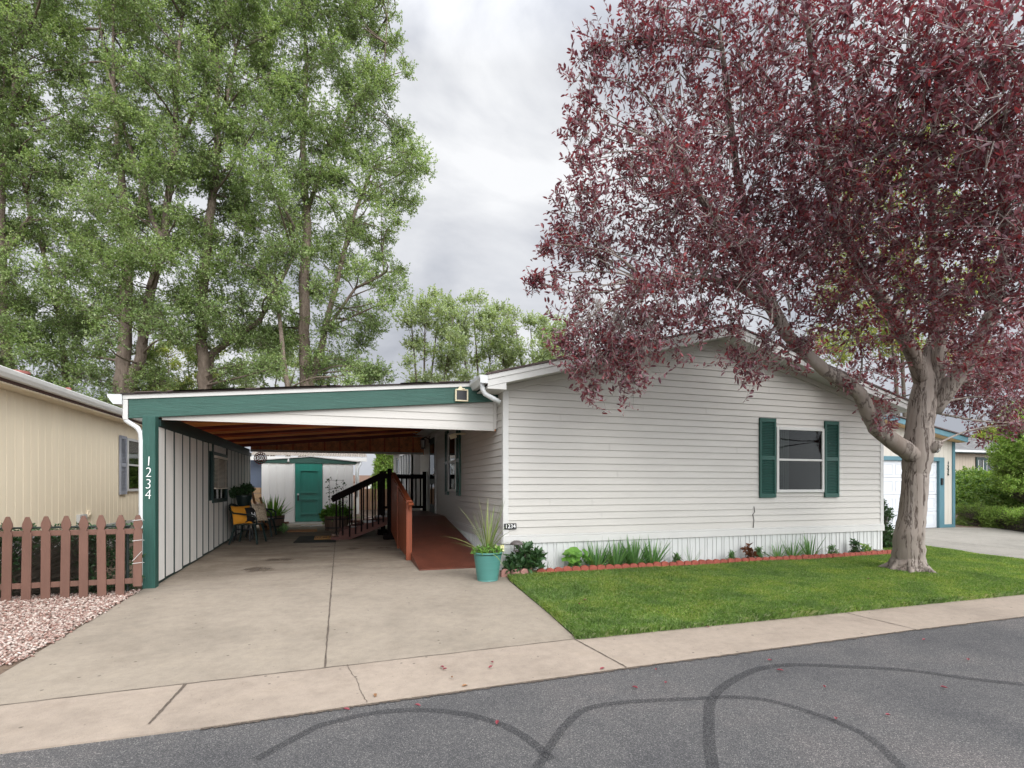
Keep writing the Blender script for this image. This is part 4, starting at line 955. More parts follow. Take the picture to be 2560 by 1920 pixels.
def rb(a, b, c, d, o=.022): m.box(dx0+a*w, dx0+b*w, SHY-o, SHY-.0145, z0+c*hh, z0+d*hh)
for (c, d) in ((.13,.39),(.49,.88)):
    for q in ((.18,.21,c,d),(.81,.84,c,d),(.21,.81,c,c+.018),(.21,.81,d-.018,d)): rb(*q, .045)
    for k in range(11): rb(.235+.05*k, .262+.05*k, c+.03, d-.03, .0185)
dr_ = m.build('door', M['doorgreen'], shed, bevel=.003)
m = MB(); m.box(dx0+.08*w, dx0+.14*w, SHY-.04, SHY-.0145, z0+.36*hh, z0+.46*hh); m.build('keypad', M['blackmetal'], dr_)
m = MB(); m.lathe((dx0+.11*w, SHY-.05, z0+.45*hh), [(0,0),(.028,.01),(.03,.03),(.02,.05),(0,.055)], 10); m.build('handle', M['chrome'], dr_)
p = atY(721, 1151, SHY-.05); m = MB(); m.lathe(p-Vector((0,0,.05)), [(0,0),(.03,.0),(.035,.04),(.02,.08),(0,.09)], 10); m.box(p.x-.02,p.x+.02,SHY-.06,SHY-.031,p.z+.03,p.z+.06)
tag(m.build('security_light', M['trimw']), 'tiny white motion light on the green gable trim of the shed', 'light')

# ------------------------------------------------------------------ THINGS IN THE CARPORT
def half_barrel(c, r, h, label, seed):
    t = thing('half_barrel', c, label, 'planter', 'wooden half barrel planters by the shed')
    m = MB(); n = 20
    for k in range(n):
        a0, a1 = 2*math.pi*(k+.04)/n, 2*math.pi*(k+.96)/n
        P = []
        for z, rr in ((0, r*.86), (h, r)):
            for a, q in ((a0, rr), (a1, rr), (a1, rr-.025), (a0, rr-.025)): P.append((c[0]+q*math.cos(a), c[1]+q*math.sin(a), c[2]+z))
        m.hexa(P)
    m.build('staves', M['barrel'], t)
    m = MB()
    for z in (.15, .75): m.lathe(c, [(r*(.86+.14*z)+.004, h*z), (r*(.86+.14*(z+.1))+.004, h*(z+.1))], 24)
    m.build('hoop', M['blackmetal'], t)
    m = MB(); m.lathe((c[0],c[1],c[2]+h-.05), [(0,.01),(r-.03,0)], 20); m.build('soil', M['mulch'], t); return t
c1 = Vector((-1.72,16.2,gz(16.2))); c1 = G(682,1322)
half_barrel(tuple(c1), .30, .36, 'weathered half barrel planter left of the green shed door', 1)
plant_blades('iris_plant', 'bright green strappy leaves filling the left half barrel', 'plant', (c1.x,c1.y,c1.z+.30), 110, .62, .035, 60, .35, M['leafL'], 4, base_r=.22)
c2 = G(841,1325)
half_barrel(tuple(c2), .33, .38, 'weathered half barrel planter right of the green shed door behind the steps', 2)
bush('leafy_plant', 'leafy green plant growing in the right half barrel', 'plant', (c2.x,c2.y,c2.z+.36), [(c2.x,c2.y,c2.z+.46,.36),(c2.x+.15,c2.y,c2.z+.42,.28),(c2.x-.2,c2.y,c2.z+.40,.25)], None, M['leafL'], 5, n=170, per=7, tw=.1, L=.06, W=.045)
tv = thing('climbing_vine', (c2.x,c2.y,c2.z+.36), 'thin vine with small leaves climbing a wire trellis above the right barrel', 'plant')
m = MB()
for dx in (-.16,0,.16): m.tube([(c2.x+dx,c2.y,c2.z+.3),(c2.x+dx*1.1,c2.y,c2.z+1.35)], .004, 4)
for z in (.8,1.1,1.33): m.tube([(c2.x-.2,c2.y,c2.z+z),(c2.x+.2,c2.y,c2.z+z)], .004, 4)
m.build('trellis', M['twigd'], tv); rng = np.random.default_rng(3)
P = np.array([(c2.x+rng.choice([-.17,0,.17])+rng.normal(0,.04), c2.y+rng.normal(0,.03), c2.z+rng.uniform(.5,1.45)) for _ in range(36)]); D = nrm(rng.normal(0,1,(36,3)))
link_mesh('leaves', leaf_mesh('leaves', P, D, 3, .1, .055, .045, rng), M['leafD'], tv)
bush('small_weed', 'small silvery weed in the mulch left of the path', 'plant', G(708,1320), [tuple(G(708,1320,.15))+(.15,),tuple(G(712,1318,.3))+(.12,.5)], None, M['leafI'], 6, n=60, per=6, tw=.1, L=.035, W=.015)
def chair(loc, rot, label):
    t = thing('plastic_chair', (0,0,0), label, 'chair', 'dark green plastic garden chairs'); pm = M['plastic']
    m = MB()
    for i in range(6):     # seat, slightly dished
        x = -.21+i*.07; m.hexa([(x,-.22,.40),(x+.069,-.22,.40),(x+.069,.22,.40),(x,.22,.40),(x,-.22,.425-.006*(2.5-abs(i-2.5))),(x+.069,-.22,.425-.006*(2.5-abs(i-2.5))),(x+.069,.22,.425-.006*(2.5-abs(i-2.5))),(x,.22,.425-.006*(2.5-abs(i-2.5)))])
    m.build('seat', pm, t)
    m = MB(); pts = []
    for i in range(9):
        a = R(-60+15*i); pts.append((math.sin(a)*.24))
    for i in range(8):     # curved back of vertical slats joined by a top rail
        y0_, y1_ = pts[i]+.004, pts[i+1]-.004; xo = -.24-.05*(1-(abs(i-3.5)/3.5)**2)
        m.hexa([(xo,y0_,.42),(xo+.018,y0_,.42),(xo+.018,y1_,.42),(xo,y1_,.42),(xo-.07,y0_,.80),(xo-.05,y0_,.80),(xo-.05,y1_,.80),(xo-.07,y1_,.80)])
    m.tube([(-.30,-.23,.78),(-.34,-.15,.82),(-.36,0,.84),(-.34,.15,.82),(-.30,.23,.78)], .022, 8); m.build('backrest', pm, t)
    for s in (-1, 1):
        m = MB(); m.tube([(-.31,.23*s,.74),(-.20,.28*s,.66),(.0,.30*s,.64),(.18,.29*s,.62),(.25,.27*s,.56),(.26,.26*s,.42)], .02, 8); m.build('armrest', pm, t, smooth=True)
        m = MB(); m.tube([(.20,.20*s,.41),(.27,.27*s,.0)], [.028,.020], 6); m.build('leg', pm, t)
        m = MB(); m.tube([(-.20,.20*s,.41),(-.30,.27*s,.0)], [.028,.020], 6); m.build('leg', pm, t)
    t.location = loc; t.rotation_euler = (0,0,rot); return t
chA = G(622,1358); chair(chA, R(-12), 'dark green plastic chair nearest the carport opening holding mustard and patterned pillows')
chB = G(650,1343); chair((-1.78, 13.95, gz(13.95)), R(-5), 'dark green plastic chair farther back against the carport wall')
def pillow(name, label, c, rx, rz, tilt, yaw, mat, mat2=None):
    t = thing(name, c, label, 'pillow'); n = 10; V = []; Fc = []
    Mx = Matrix.Translation(Vector(c)) @ Matrix.Rotation(yaw, 4, 'Z') @ Matrix.Rotation(tilt, 4, 'Y')
    for sgn in (1, -1):
        for i in range(n+1):
            for j in range(n+1):
                a, b_ = 2*i/n-1, 2*j/n-1; th = .07*((1-a**2)*(1-b_**2))**.45
                V.append(Mx @ Vector((sgn*th, a*rx*(1-.06*(1-b_*b_)), b_*rz*(1-.06*(1-a*a)))))
    o = (n+1)**2
    for q in range(2):
        for i in range(n):
            for j in range(n):
                f = (q*o+i*(n+1)+j, q*o+(i+1)*(n+1)+j, q*o+(i+1)*(n+1)+j+1, q*o+i*(n+1)+j+1); Fc.append(f if q == 0 else f[::-1])
    mb = MB(); mb.add(V, Fc); mb.build('cushion', mat, t, smooth=True); return t
pillow('pillow', 'mustard yellow pillow leaning in the front plastic chair', (chA.x-.12, chA.y-.12, chA.z+.62), .20, .20, R(-18), R(-55), M['yellow'])
pk = pillow('pillow', 'black pillow with a white letter leaning in the front plastic chair', (chA.x+.05, chA.y-.02, chA.z+.62), .17, .17, R(-16), R(-50), M['black'])
Mx = Matrix.Translation((chA.x+.105, chA.y-.085, chA.z+.62)) @ Matrix.Rotation(R(-50), 4, 'Z') @ Matrix.Rotation(R(-16), 4, 'Y') @ Matrix.Rotation(R(90), 4, 'Z') @ Matrix.Rotation(R(90), 4, 'X')
text_mesh('letter', 'H', .14, M['white'], pk, Mx, .002)
M['pattern'] = simple('patterned_fabric', (.42,.34,.24), .9, .6, 28.)
pillow('pillow', 'tan patterned pillow at the right side of the front chair', (chA.x+.20, chA.y+.12, chA.z+.66), .18, .20, R(-14), R(-40), M['pattern'])
tb = G(600,1345); tb = Vector((-2.08, 13.15, gz(13.15)))
t = thing('side_table', tb, 'small dark side table against the carport wall carrying a potted plant', 'table')
m = MB(); m.box(tb.x-.2,tb.x+.22,tb.y-.22,tb.y+.22,tb.z+.72,tb.z+.75); m.build('tabletop', M['blackmetal'], t, bevel=.004)
for dx in (-.16,.18):
    for dy in (-.18,.18): MB().box(tb.x+dx-.015,tb.x+dx+.015,tb.y+dy-.015,tb.y+dy+.015,tb.z,tb.z+.719).build('leg', M['blackmetal'], t)
m = MB(); m.box(tb.x-.14,tb.x+.16,tb.y-.165,tb.y-.155,tb.z+.25,tb.z+.28); m.build('stretcher', M['blackmetal'], t)
pc = (tb.x+.03, tb.y, tb.z+.751)
m = MB(); m.lathe(pc, [(0,0),(.12,0),(.165,.23),(.175,.23),(.175,.26),(.15,.26),(.145,.22),(0,.21)], 24); t = thing('flower_pot', pc, 'dark flower pot on the side table in the carport', 'pot'); m.build('pot', M['plastic'], t, smooth=False)
bush('potted_plant', 'dark leafy plant in the pot on the side table', 'plant', (pc[0],pc[1],pc[2]+.24), [(pc[0],pc[1],pc[2]+.36,.20),(pc[0]-.18,pc[1],pc[2]+.33,.13),(pc[0]+.1,pc[1],pc[2]+.42,.12)], None, M['leafD'], 8, n=50, per=6, tw=.1, L=.075, W=.05)
for i, (a, b_) in enumerate((((-1.95,15.2),(-2.25,15.6)),((-1.80,15.4),(-2.05,15.75)),((-1.7,15.1),(-2.2,15.3)))):
    m = MB(); m.beam((a[0],a[1],gz(a[1])+.01), (b_[0],b_[1],1.45-.2*i), .06, .025)
    tag(m.build('wood_stake', M['matwood']), ['tallest', 'middle', 'shortest'][i]+' of three wooden stakes leaning in the back left corner of the carport', 'stake', 'wooden stakes leaning in the carport corner')

# ------------------------------------------------------------------ TEAL POT
tp = G(1219,1450); tp.z = gz(tp.y)
D_ = 8.0; t = thing('planter_pot', tp, 'ribbed teal glazed planter pot standing at the driveway edge by the house corner', 'pot')
r0, r1, hp = .148, .205, .40
prof = [(0,.0),(r0,.0)]
for i in range(17):
    z = hp*(i/16); prof.append((r0+(r1-r0)*z/hp+.0035*(i % 2), z))
prof += [(r1+.008,hp-.02),(r1+.010,hp+.01),(r1-.012,hp+.01),(r1-.02,hp-.04),(0,hp-.03)]
m = MB(); m.lathe(tuple(tp), prof, 40); m.build('pot', M['teal'], t, smooth=True)
tb_ = (tp.x, tp.y, tp.z+hp-.01)
sp = thing('spike_plant', tb_, 'tall arching spike plant with narrow olive leaves in the teal pot', 'plant')
rng = np.random.default_rng(12)
link_mesh('leaves', blades('leaves', tb_, 26, .86, .018, 80, .95, rng, lift=.0, base_r=.035, segs=7), M['spike'], sp)
link_mesh('leaves', blades('leaves', tb_, 9, .80, .019, 24, .12, rng, lift=.0, base_r=.03, segs=6), M['spike'], sp)
m = MB(); m.tube([tb_, (tb_[0],tb_[1],tb_[2]+.14)], [.03,.018], 8); m.build('stem', M['leafL'], sp)
fl_ = bush('petunia_plant', 'low trailing yellow flowered plant around the rim of the teal pot', 'plant', tb_, [(tb_[0]+dx,tb_[1]+dy,tb_[2]+.04,.10) for dx, dy in ((.15,-.05),(.06,-.13),(-.08,-.12),(-.16,-.02),(.1,.1),(-.08,.1))], None, M['leafL'], 9, n=70, per=6, tw=.05, L=.022, W=.014)
m = MB()
for i in range(16):
    a = rng.uniform(-.9, .5); r = rng.uniform(.12,.23); c = Vector((tb_[0]+r*math.cos(a), tb_[1]+r*math.sin(a)-.02, tb_[2]+rng.uniform(-.01,.12)))
    for k in range(5):
        b_ = k*1.2566; q = c+Vector((.012*math.cos(b_), -.006, .012*math.sin(b_))); m.add([c, q+Vector((-.005*math.sin(b_),0,.005*math.cos(b_))), q+Vector((.004*math.cos(b_),-.002,.004*math.sin(b_))), q-Vector((-.005*math.sin(b_),0,.005*math.cos(b_)))], [(0,1,2,3)])
m.build('flowers', M['flower'], fl_)
# solar path light behind the pot
p = Vector((2.58, 7.72, gz(7.72)))
t = thing('path_light', p, 'bronze mushroom shaped solar path light stuck in the flower bed behind the teal pot', 'light')
m = MB(); m.tube([p, p+Vector((0,0,.36))], .010, 8); m.build('stake', M['blackmetal'], t)
m = MB(); m.lathe(p+Vector((0,0,.47)), [(.0,.055),(.04,.05),(.085,.025),(.105,-.005),(.098,-.012),(0,.0)], 24)
for k in range(4): a = k*1.57+.4; m.tube([p+Vector((.045*math.cos(a),.045*math.sin(a),.36)), p+Vector((.055*math.cos(a),.055*math.sin(a),.47))], .004, 5)
m.lathe(p+Vector((0,0,.355)), [(0,0),(.05,0),(.05,.012),(0,.012)], 16); m.build('cap', simple('bronze_cap', (.10,.085,.08), .4, .2), t, smooth=True)

# ------------------------------------------------------------------ EDGING
def scallop(cx, cy, w, ang, h, mat, mb, jitter=.0):
    ca_, sa_ = math.cos(ang), math.sin(ang); pts = []
    for i in range(9):
        a = math.pi*i/8; s = -math.cos(a)*w/2; z = h*.55+math.sin(a)*h*.45
        pts.append((s, z))
    pts = [(-w/2, -.03)]+pts+[(w/2, -.03)]
    z0 = gz(cy)
    P = [Vector((cx+s*ca_+.03*sa_, cy+s*sa_-.03*ca_, z0+z)) for s, z in pts]; mb.prism(P, (-.06*sa_, .06*ca_, 0))
rng = np.random.default_rng(8)
line = [(2.86,7.60),(4.45,7.60),(6.0,7.585),(7.7,7.54),(9.0,7.56),(10.36,7.62)]
def along(s):
    acc = 0
    for a, b_ in zip(line, line[1:]):
        L_ = math.dist(a, b_)
        if s <= acc+L_: t_ = (s-acc)/L_; return (a[0]+(b_[0]-a[0])*t_, a[1]+(b_[1]-a[1])*t_, math.atan2(b_[1]-a[1], b_[0]-a[0]))
        acc += L_
    return (*line[-1], 0)
s = .0; i = 0
while s < 7.4:
    mb = MB(); tilt = rng.normal(0, .03)
    for k in range(4):
        x, y, a = along(s+.075+.145*k); scallop(x, y+rng.normal(0,.003), .142, a+tilt, .105+rng.normal(0,.004), None, mb)
    o = mb.build('edging_block', M['edging'], bevel=.006)
    tag(o, 'red scalloped edging block in the straight row along the flower bed', 'edging', 'red scalloped edging blocks along the bed'); s += .585; i += 1
for i, (x, y, a, d_) in enumerate(((2.36,7.60,-.15,'leftmost faded pink scalloped stone beside the teal pot'),(2.50,7.56,.05,'faded pink scalloped stone between the leftmost one and the bend'),(2.645,7.56,.15,'faded pink scalloped stone where the bed edge starts to bend'),(2.765,7.62,.9,'faded pink scalloped stone turned inward at the bend'),(2.80,7.73,1.4,'innermost pink scalloped stone at the bend next to the skirting'))):
    mb = MB(); scallop(x, y, .135, a, .115, None, mb); tag(mb.build('edging_stone', M['edging2'], bevel=.008), d_, 'edging stone')
# bed plants
def bedp(u, v): q = G(u, v); return q
q = (2.66,7.72,gz(7.7))
bush('peony_bush', 'dark green broad leafed bush in the bed just right of the teal pot', 'bush', q, [(2.62,7.70,.40,.20),(2.78,7.70,.38,.20),(2.50,7.66,.30,.15),(2.90,7.68,.46,.14,.5),(2.72,7.74,.55,.15,.5)], None, M['leafD'], 21, n=42, per=6, tw=.12, L=.105, W=.05, shape=6)
def bigleaf(name, label, base, seed):
    rng = np.random.default_rng(seed); t = thing(name, base, label, 'plant'); mb = MB(); sm = MB(); b = Vector(base)
    for i in range(24):
        a = rng.uniform(0, 6.28); r = rng.uniform(.03, .24); z = rng.uniform(.08, .34); c = b+Vector((r*math.cos(a)*1.2, r*math.sin(a)*.6, z)); R0 = rng.uniform(.06, .10)
        n = Vector((math.cos(a)*.5+rng.normal(0,.2), math.sin(a)*.5-.45+rng.normal(0,.2), .75)).normalized(); x = n.orthogonal().normalized(); y = n.cross(x)
        ring = [c+(x*math.cos(k*.628+a)+y*math.sin(k*.628+a))*R0*(1 if k else .35)*rng.uniform(.9,1.08)+n*.012*((k % 2)) for k in range(10)]
        mb.add([c-n*.012]+ring, [(0, k+1, (k+1) % 10+1) for k in range(10)]); sm.tube([b, b.lerp(c, .6)+Vector((0,0,.02)), c], .004, 4)
    mb.build('leaves', M['leafL'], t); sm.build('stems', M['leafI'], t)
bigleaf('hollyhock_plant', 'light green round leaved plant at the left end of the iris row', (3.62,7.74,gz(7.7)), 31)
for i, (x, d_) in enumerate(((3.95,'iris clump with tall blue green blades right beside the round leaved plant'),(4.30,'second iris clump from the round leaved plant in the tall row'),(4.65,'third iris clump from the round leaved plant in the tall row'),(5.00,'wide spreading iris clump at the right end of the tall row'))):
    plant_blades('iris_clump', d_, 'plant', (x,7.76,gz(7.76)), 66, .52, .030, 48 if i < 3 else 62, .35, M['leafI'], 40+i, 'iris clumps in front of the skirting', base_r=.10)
for i, (x, n_, L_, d_) in enumerate(((7.65,22,.38,'short iris tuft left of the pair under the front window'),(8.0,34,.44,'iris tuft second from left under the front window'),(8.40,38,.48,'rightmost and tallest iris tuft under the front window'))):
    plant_blades('iris_tuft', d_, 'plant', (x,7.76,gz(7.76)), n_, L_, .024, 55, .3, M['leafI'], 60+i, 'small iris tufts under the window', base_r=.06)
plant_blades('grass_tuft', 'thin wispy grass tuft in the bed near the left scalloped blocks', 'plant', (3.05,7.74,gz(7.7)), 16, .22, .006, 60, .4, M['leafI'], 70)
plant_blades('grass_tuft', 'thin wispy grass tuft just right of the tall iris row', 'plant', (5.75,7.76,gz(7.7)), 20, .34, .006, 60, .3, M['leafI'], 71)
for i, (x, m_, r, hh, d_) in enumerate(((5.48,'leafI',.13,.12,'low narrow leaved lily seedling right of the tall irises'),(6.62,'leafI',.12,.12,'low narrow leaved seedling left of the red leaved shrub'),(7.22,'leafI',.10,.16,'small green sprig right of the red leaved shrub'),(8.95,'leafI',.14,.14,'small narrow leaved plant right of the window irises'),(9.55,'leafD',.17,.20,'small dark green leafy shrub near the right end of the bed'),(9.85,'leafH',.15,.12,'low yellowish green plant beside the pale stone'))):
    bush('bed_plant', d_, 'plant', (x,7.76,gz(7.7)), [(x,7.76,gz(7.7)+hh*.6,r*.8),(x,7.76,gz(7.7)+hh*1.3,r*.5,.6)], None, M[m_], 80+i, n=26, per=6, tw=.09, L=.06, W=.016 if m_ == 'leafI' else .03, updir=.8)
M['leafR'] = leafmat('red_shrub_leaf', [(.10,.035,.02),(.16,.06,.03)], .4, .2)
bush('red_shrub', 'small young shrub with dark red brown leaves in the bed', 'shrub', (7.02,7.76,gz(7.7)), [(7.0,7.76,.30,.08),(7.03,7.76,.42,.10),(7.08,7.76,.33,.07)], None, M['leafR'], 90, n=7, per=3, tw=.05, L=.085, W=.055, shape=6)
m = MB(); m.hexa([(10.08,7.72,.19),(10.34,7.72,.19),(10.34,7.86,.19),(10.08,7.86,.19),(10.10,7.73,.29),(10.31,7.74,.285),(10.30,7.84,.28),(10.12,7.85,.29)]); tag(m.build('paver_stone', M['concrete2'], bevel=.01), 'pale block of stone leaning at the right corner of the skirting', 'stone')
bush('corner_shrub', 'dense dark green shrub between the house corner and the plum trunk', 'shrub', (11.0,8.5,gz(8.5)), [(11.0,8.45,.55,.36),(11.05,8.5,.95,.36),(10.95,8.5,1.20,.25,.6),(11.15,8.4,.35,.30)], None, M['leafD'], 95, n=420, per=6, tw=.1, L=.05, W=.03)

# ------------------------------------------------------------------ LEFT: BEIGE HOUSE, FENCE
BX = -4.4
bh = thing('beige_house', (BX-2, 14, gz(14)), 'beige mobile home with vertical grooved siding at the left edge', 'house')
m = MB(); y = 4.9
z0w, z1w = .80, 2.895
while y < 24:
    w = .203; m.add([(BX,y,z0w),(BX,y+w-.012,z0w),(BX-.014,y+w-.008,z0w),(BX-.014,y+w-.004,z0w),(BX,y+w,z0w),(BX,y,z1w),(BX,y+w-.012,z1w),(BX-.014,y+w-.008,z1w),(BX-.014,y+w-.004,z1w),(BX,y+w,z1w)], [(0,1,6,5),(1,2,7,6),(2,3,8,7),(3,4,9,8)]); y += w
m.box(BX-4.0, BX-.02, 4.9, 4.92, .1, z1w); m.build('wall', M['beige'], bh)
m = MB(); m.box(BX-.03, BX+.012, 4.9, 24, .70, .799); m.build('bottom_trim', M['trimw'], bh)
skirt(lambda s, z, o: (BX-.03-o, s, z if z < .6 else .70), 4.9, 24, lambda s: gz(s)-.02).build('skirting', M['trimw'], bh)
m = MB(); m.box(BX-.02, BX+.26, 4.7, 24.2, 2.96, 2.98); m.build('soffit', M['beige'], bh)
m = MB(); m.box(BX+.25, BX+.275, 4.7, 24.2, 2.985, 3.08); m.build('fascia', M['browntrim'], bh)
m = MB(); m.prism([(BX+.277,4.7,3.02),(BX+.35,4.7,3.02),(BX+.385,4.7,3.07),(BX+.40,4.7,3.12),(BX+.39,4.7,3.13),(BX+.36,4.7,3.10),(BX+.277,4.7,3.10)], (0,19.4,0)); m.build('gutter', simple('pale_gutter', (.72,.72,.68), .4, .05), bh)
def brz(x): return 3.11+.22*(BX+.28-x)
m = MB(); m.hexa([(-8.4,4.65,brz(-8.4)),(BX+.28,4.65,3.11),(BX+.28,24.2,3.11),(-8.4,24.2,brz(-8.4)),(-8.4,4.65,brz(-8.4)+.03),(BX+.28,4.65,3.14),(BX+.28,24.2,3.14),(-8.4,24.2,brz(-8.4)+.03)]); bro = m.build('roof', M['shingledk'], bh)
# roof vents
for (X_, Y_, zt_, r_, nm) in ((-6.0,12.9,3.89,.17,0),(-5.6,13.9,3.76,.05,1)):
    zb_ = brz(X_)
    if nm == 0: prof = [(r_*.8,zb_-.05),(r_*.8,zt_-.14),(r_,zt_-.14),(r_,zt_-.085),(r_*.8,zt_-.08),(r_*.8,zt_-.06),(r_,zt_-.055),(r_,zt_-.005),(r_*.8,zt_),(0,zt_+.005)]
    else: prof = [(r_*2.6,zb_-.03),(r_*1.2,zb_+.09),(r_,zb_+.10),(r_,zt_),(0,zt_)]
    m = MB(); m.lathe((X_, Y_, 0), prof, 20); m.build('roof_vent', M['ventred'], bh)
for ch in bh.children:
    if ch.name.split('.')[0] in ('roof', 'gutter', 'fascia', 'soffit', 'roof_vent'): ch.location.z -= .08
# window and shutter on the beige wall
fB = lambda s, z, o: (BX+o, s, z)
ya_, yb2 = atX(311,1100,BX).y, atX(311,1100,BX).y+1.15
sy0 = atX(296,1100,BX).y; sy1 = atX(312,1100,BX).y
zt_, zb_ = atX(305,1090,BX).z, atX(305,1236,BX).z
louver_shutter(bh, fB, sy0, sy1, zb_, zt_, M['greyshut'])
bwin = dh_window(bh, fB, sy1+.03, sy1+1.35, zb_+.06, zt_-.02, M['trimw'], curtain=False, glass=M['glass'])
m = MB()
for i in range(18): m.obox((BX+.020, sy1+.69, (zb_+zt_)/2+.05+i*.032), (.0035,0,.002), (0,.55,0), (0,0,.010))
m.build('blind', M['blind'], bwin)
louver_shutter(bh, fB, sy1+1.38, sy1+1.78, zb_, zt_, M['greyshut'])
m = MB(); q = atX(221,1284,BX); m.box(BX+.001,BX+.03,q.y-.08,q.y+.08,q.z-.06,q.z+.06); m.box(BX+.031,BX+.045,q.y-.04,q.y+.04,q.z-.03,q.z+.03); m.build('outlet', M['beige'], bh)
m = MB(); q = atX(201,1300,BX); m.box(BX+.001,BX+.06,q.y-.16,q.y+.12,q.z-.12,q.z+.10); m.build('utility_box', M['trimw'], bh)
# picket fence
FY = 7.67
fence = thing('picket_fence', (-3.8, FY, gz(FY)), 'brown painted picket fence with spade tops between gravel and ivy', 'fence')
def picket(x, zb, h, lean=0.):
    w = .046; m = MB()
    prof = [(-w,0),(w,0),(w,h-.20),(w*.62,h-.175),(w*.72,h-.165),(w*1.08,h-.12),(w*.98,h-.08),(w*.45,h-.01),(w*.3,h),(-w*.3,h),(-w*.45,h-.01),(-w*.98,h-.08),(-w*1.08,h-.12),(-w*.72,h-.165),(-w*.62,h-.175),(-w,h-.20)]
    m.prism([(x+s+lean*z, FY, zb+z) for s, z in prof], (0,.019,0)); m.build('picket', M['picket'], fence, bevel=.002)
us = [-95,-48,14,63.5,112.5,161,208,254,299,343]
for i, u in enumerate(us):
    p = atY(u, 1400, FY); picket(p.x, gz(FY)+(.0 if i < 9 else .12)+rnd.uniform(-.005,.005), 1.0 if i < 9 else .885, rnd.uniform(-.012, .02))
xL_, xR_ = atY(-140,1400,FY).x, atY(353,1400,FY).x
for z in (.24, .855):
    m = MB(); m.box(xL_, xR_, FY+.020, FY+.058, gz(FY)+z-.09+.0, gz(FY)+z-.045+.03-.01); m.build('rail', M['picket'], fence, bevel=.003)
m = MB()
px_ = atY(343,1400,FY).x
for z in (.93,.68,.40): m.tube([(px_-.05,FY-.004,gz(FY)+z),(px_+.05,FY-.004,gz(FY)+z+.01),(px_+.055,FY+.06,gz(FY)+z)], .004, 5)
m.tube([(px_-.05,FY-.004,gz(FY)+.43),(px_+.05,FY-.004,gz(FY)+.55)], .004, 5); m.build('tie_wire', M['trimw'], fence)
# chain link fence behind with climbing euonymus
cy = 7.86; cl = thing('chain_link_fence', (-3.8, cy, gz(cy)), 'dark chain link fence behind the brown pickets', 'fence'); m = MB()
x = -6.2
while x < -2.5:
    a = []
    for k in range(19): a.append((x+(.028 if k % 2 else -.028), cy+(.004 if k % 2 else -.004), gz(cy)+.03+k*.045))
    b2 = [(p[0]+.056 if i % 2 == 0 else p[0]-.056, p[1], p[2]) for i, p in enumerate(a)]
    m.tube(a, .0022, 3, False); x += .056
m.build('mesh', M['chain'], cl)
m = MB(); m.tube([(-6.2,cy,gz(cy)+.85),(-2.52,cy,gz(cy)+.85)], .012, 8); m.build('rail', M['chain'], cl)
for x in (-5.9,-4.2,-2.56): m = MB(); m.tube([(x,cy+.03,gz(cy)),(x,cy+.03,gz(cy)+.85)], .02, 8); m.build('post', M['chain'], cl)
bl_ = [(x_, 8.10+.12*math.sin(x_*5), gz(8)+z_, .22) for x_ in np.arange(-6.0,-2.6,.24) for z_ in (.15,.45,.72)]
bush('ivy_hedge', 'dark leafy climbing shrub growing through the chain link fence', 'hedge', (-4.2,8.1,gz(8.1)), bl_, None, M['leafD'], 101, n=66, per=7, tw=.1, L=.042, W=.026)

# ------------------------------------------------------------------ BEHIND THE SHED
pr = thing('patio_cover', (-1, 22, .5), 'neighbouring white patio cover with corrugated roof rising behind the shed', 'patio cover')
a_, b_ = atY(620,1155,20.5), atY(917,1150,20.5)
m = MB(); x0_, x1_ = a_.x, b_.x; ze = 2.62
n = 46
for i in range(n):
    xa = x0_+(x1_-x0_)*i/n; xb2 = x0_+(x1_-x0_)*(i+.5)/n; xc2 = x0_+(x1_-x0_)*(i+1)/n
    m.add([(xa,20.5,ze),(xb2,20.5,ze+.03),(xc2,20.5,ze),(xa+.1,24.5,ze+.75),(xb2+.1,24.5,ze+.78),(xc2+.1,24.5,ze+.75)], [(0,1,4,3),(1,2,5,4)])
m.build('roof', M['corrug'], pr)
m = MB(); m.box(x0_, x1_, 20.42, 20.50, ze-.16, ze-.02); m.build('fascia', M['trimw'], pr)
q = atY(893,1200,20.6); m = MB(); m.box(q.x-.07,q.x+.07,20.55,20.69,.5,ze-.16); m.build('post', M['trimw'], pr)
m = MB(); m.tube([(q.x+.10,20.5,ze-.1),(q.x+.12,20.5,ze-.25),(q.x+.0,20.5,ze-.45),(q.x-.0,20.5,1.2)], .04, 8); m.build('downspout', M['gutterw'], pr, smooth=True)
m = MB(); q1_, q2_ = atY(618,1200,21.), atY(660,1200,21.)
x = q1_.x
while x < q2_.x: m.box(x, x+.09, 20.98, 21.0, .5, 2.5); m.box(x+.09, x+.11, 20.985, 21.0, .5, 2.5); x += .11
tag(m.build('blue_wall', M['bluegrey']), 'dark blue grey ribbed wall seen in the gap left of the shed', 'wall')
m = MB(); zb2 = .5
for r_ in range(5):
    for c in range(4):
        xa = q1_.x+.12+c*.42+(.2 if r_ % 2 else 0); m.box(xa, xa+.41, 20.3, 20.5, zb2+r_*.2, zb2+r_*.2+.19)
tag(m.build('block_wall', M['block'], bevel=.006), 'low tan concrete block wall left of the shed', 'wall')
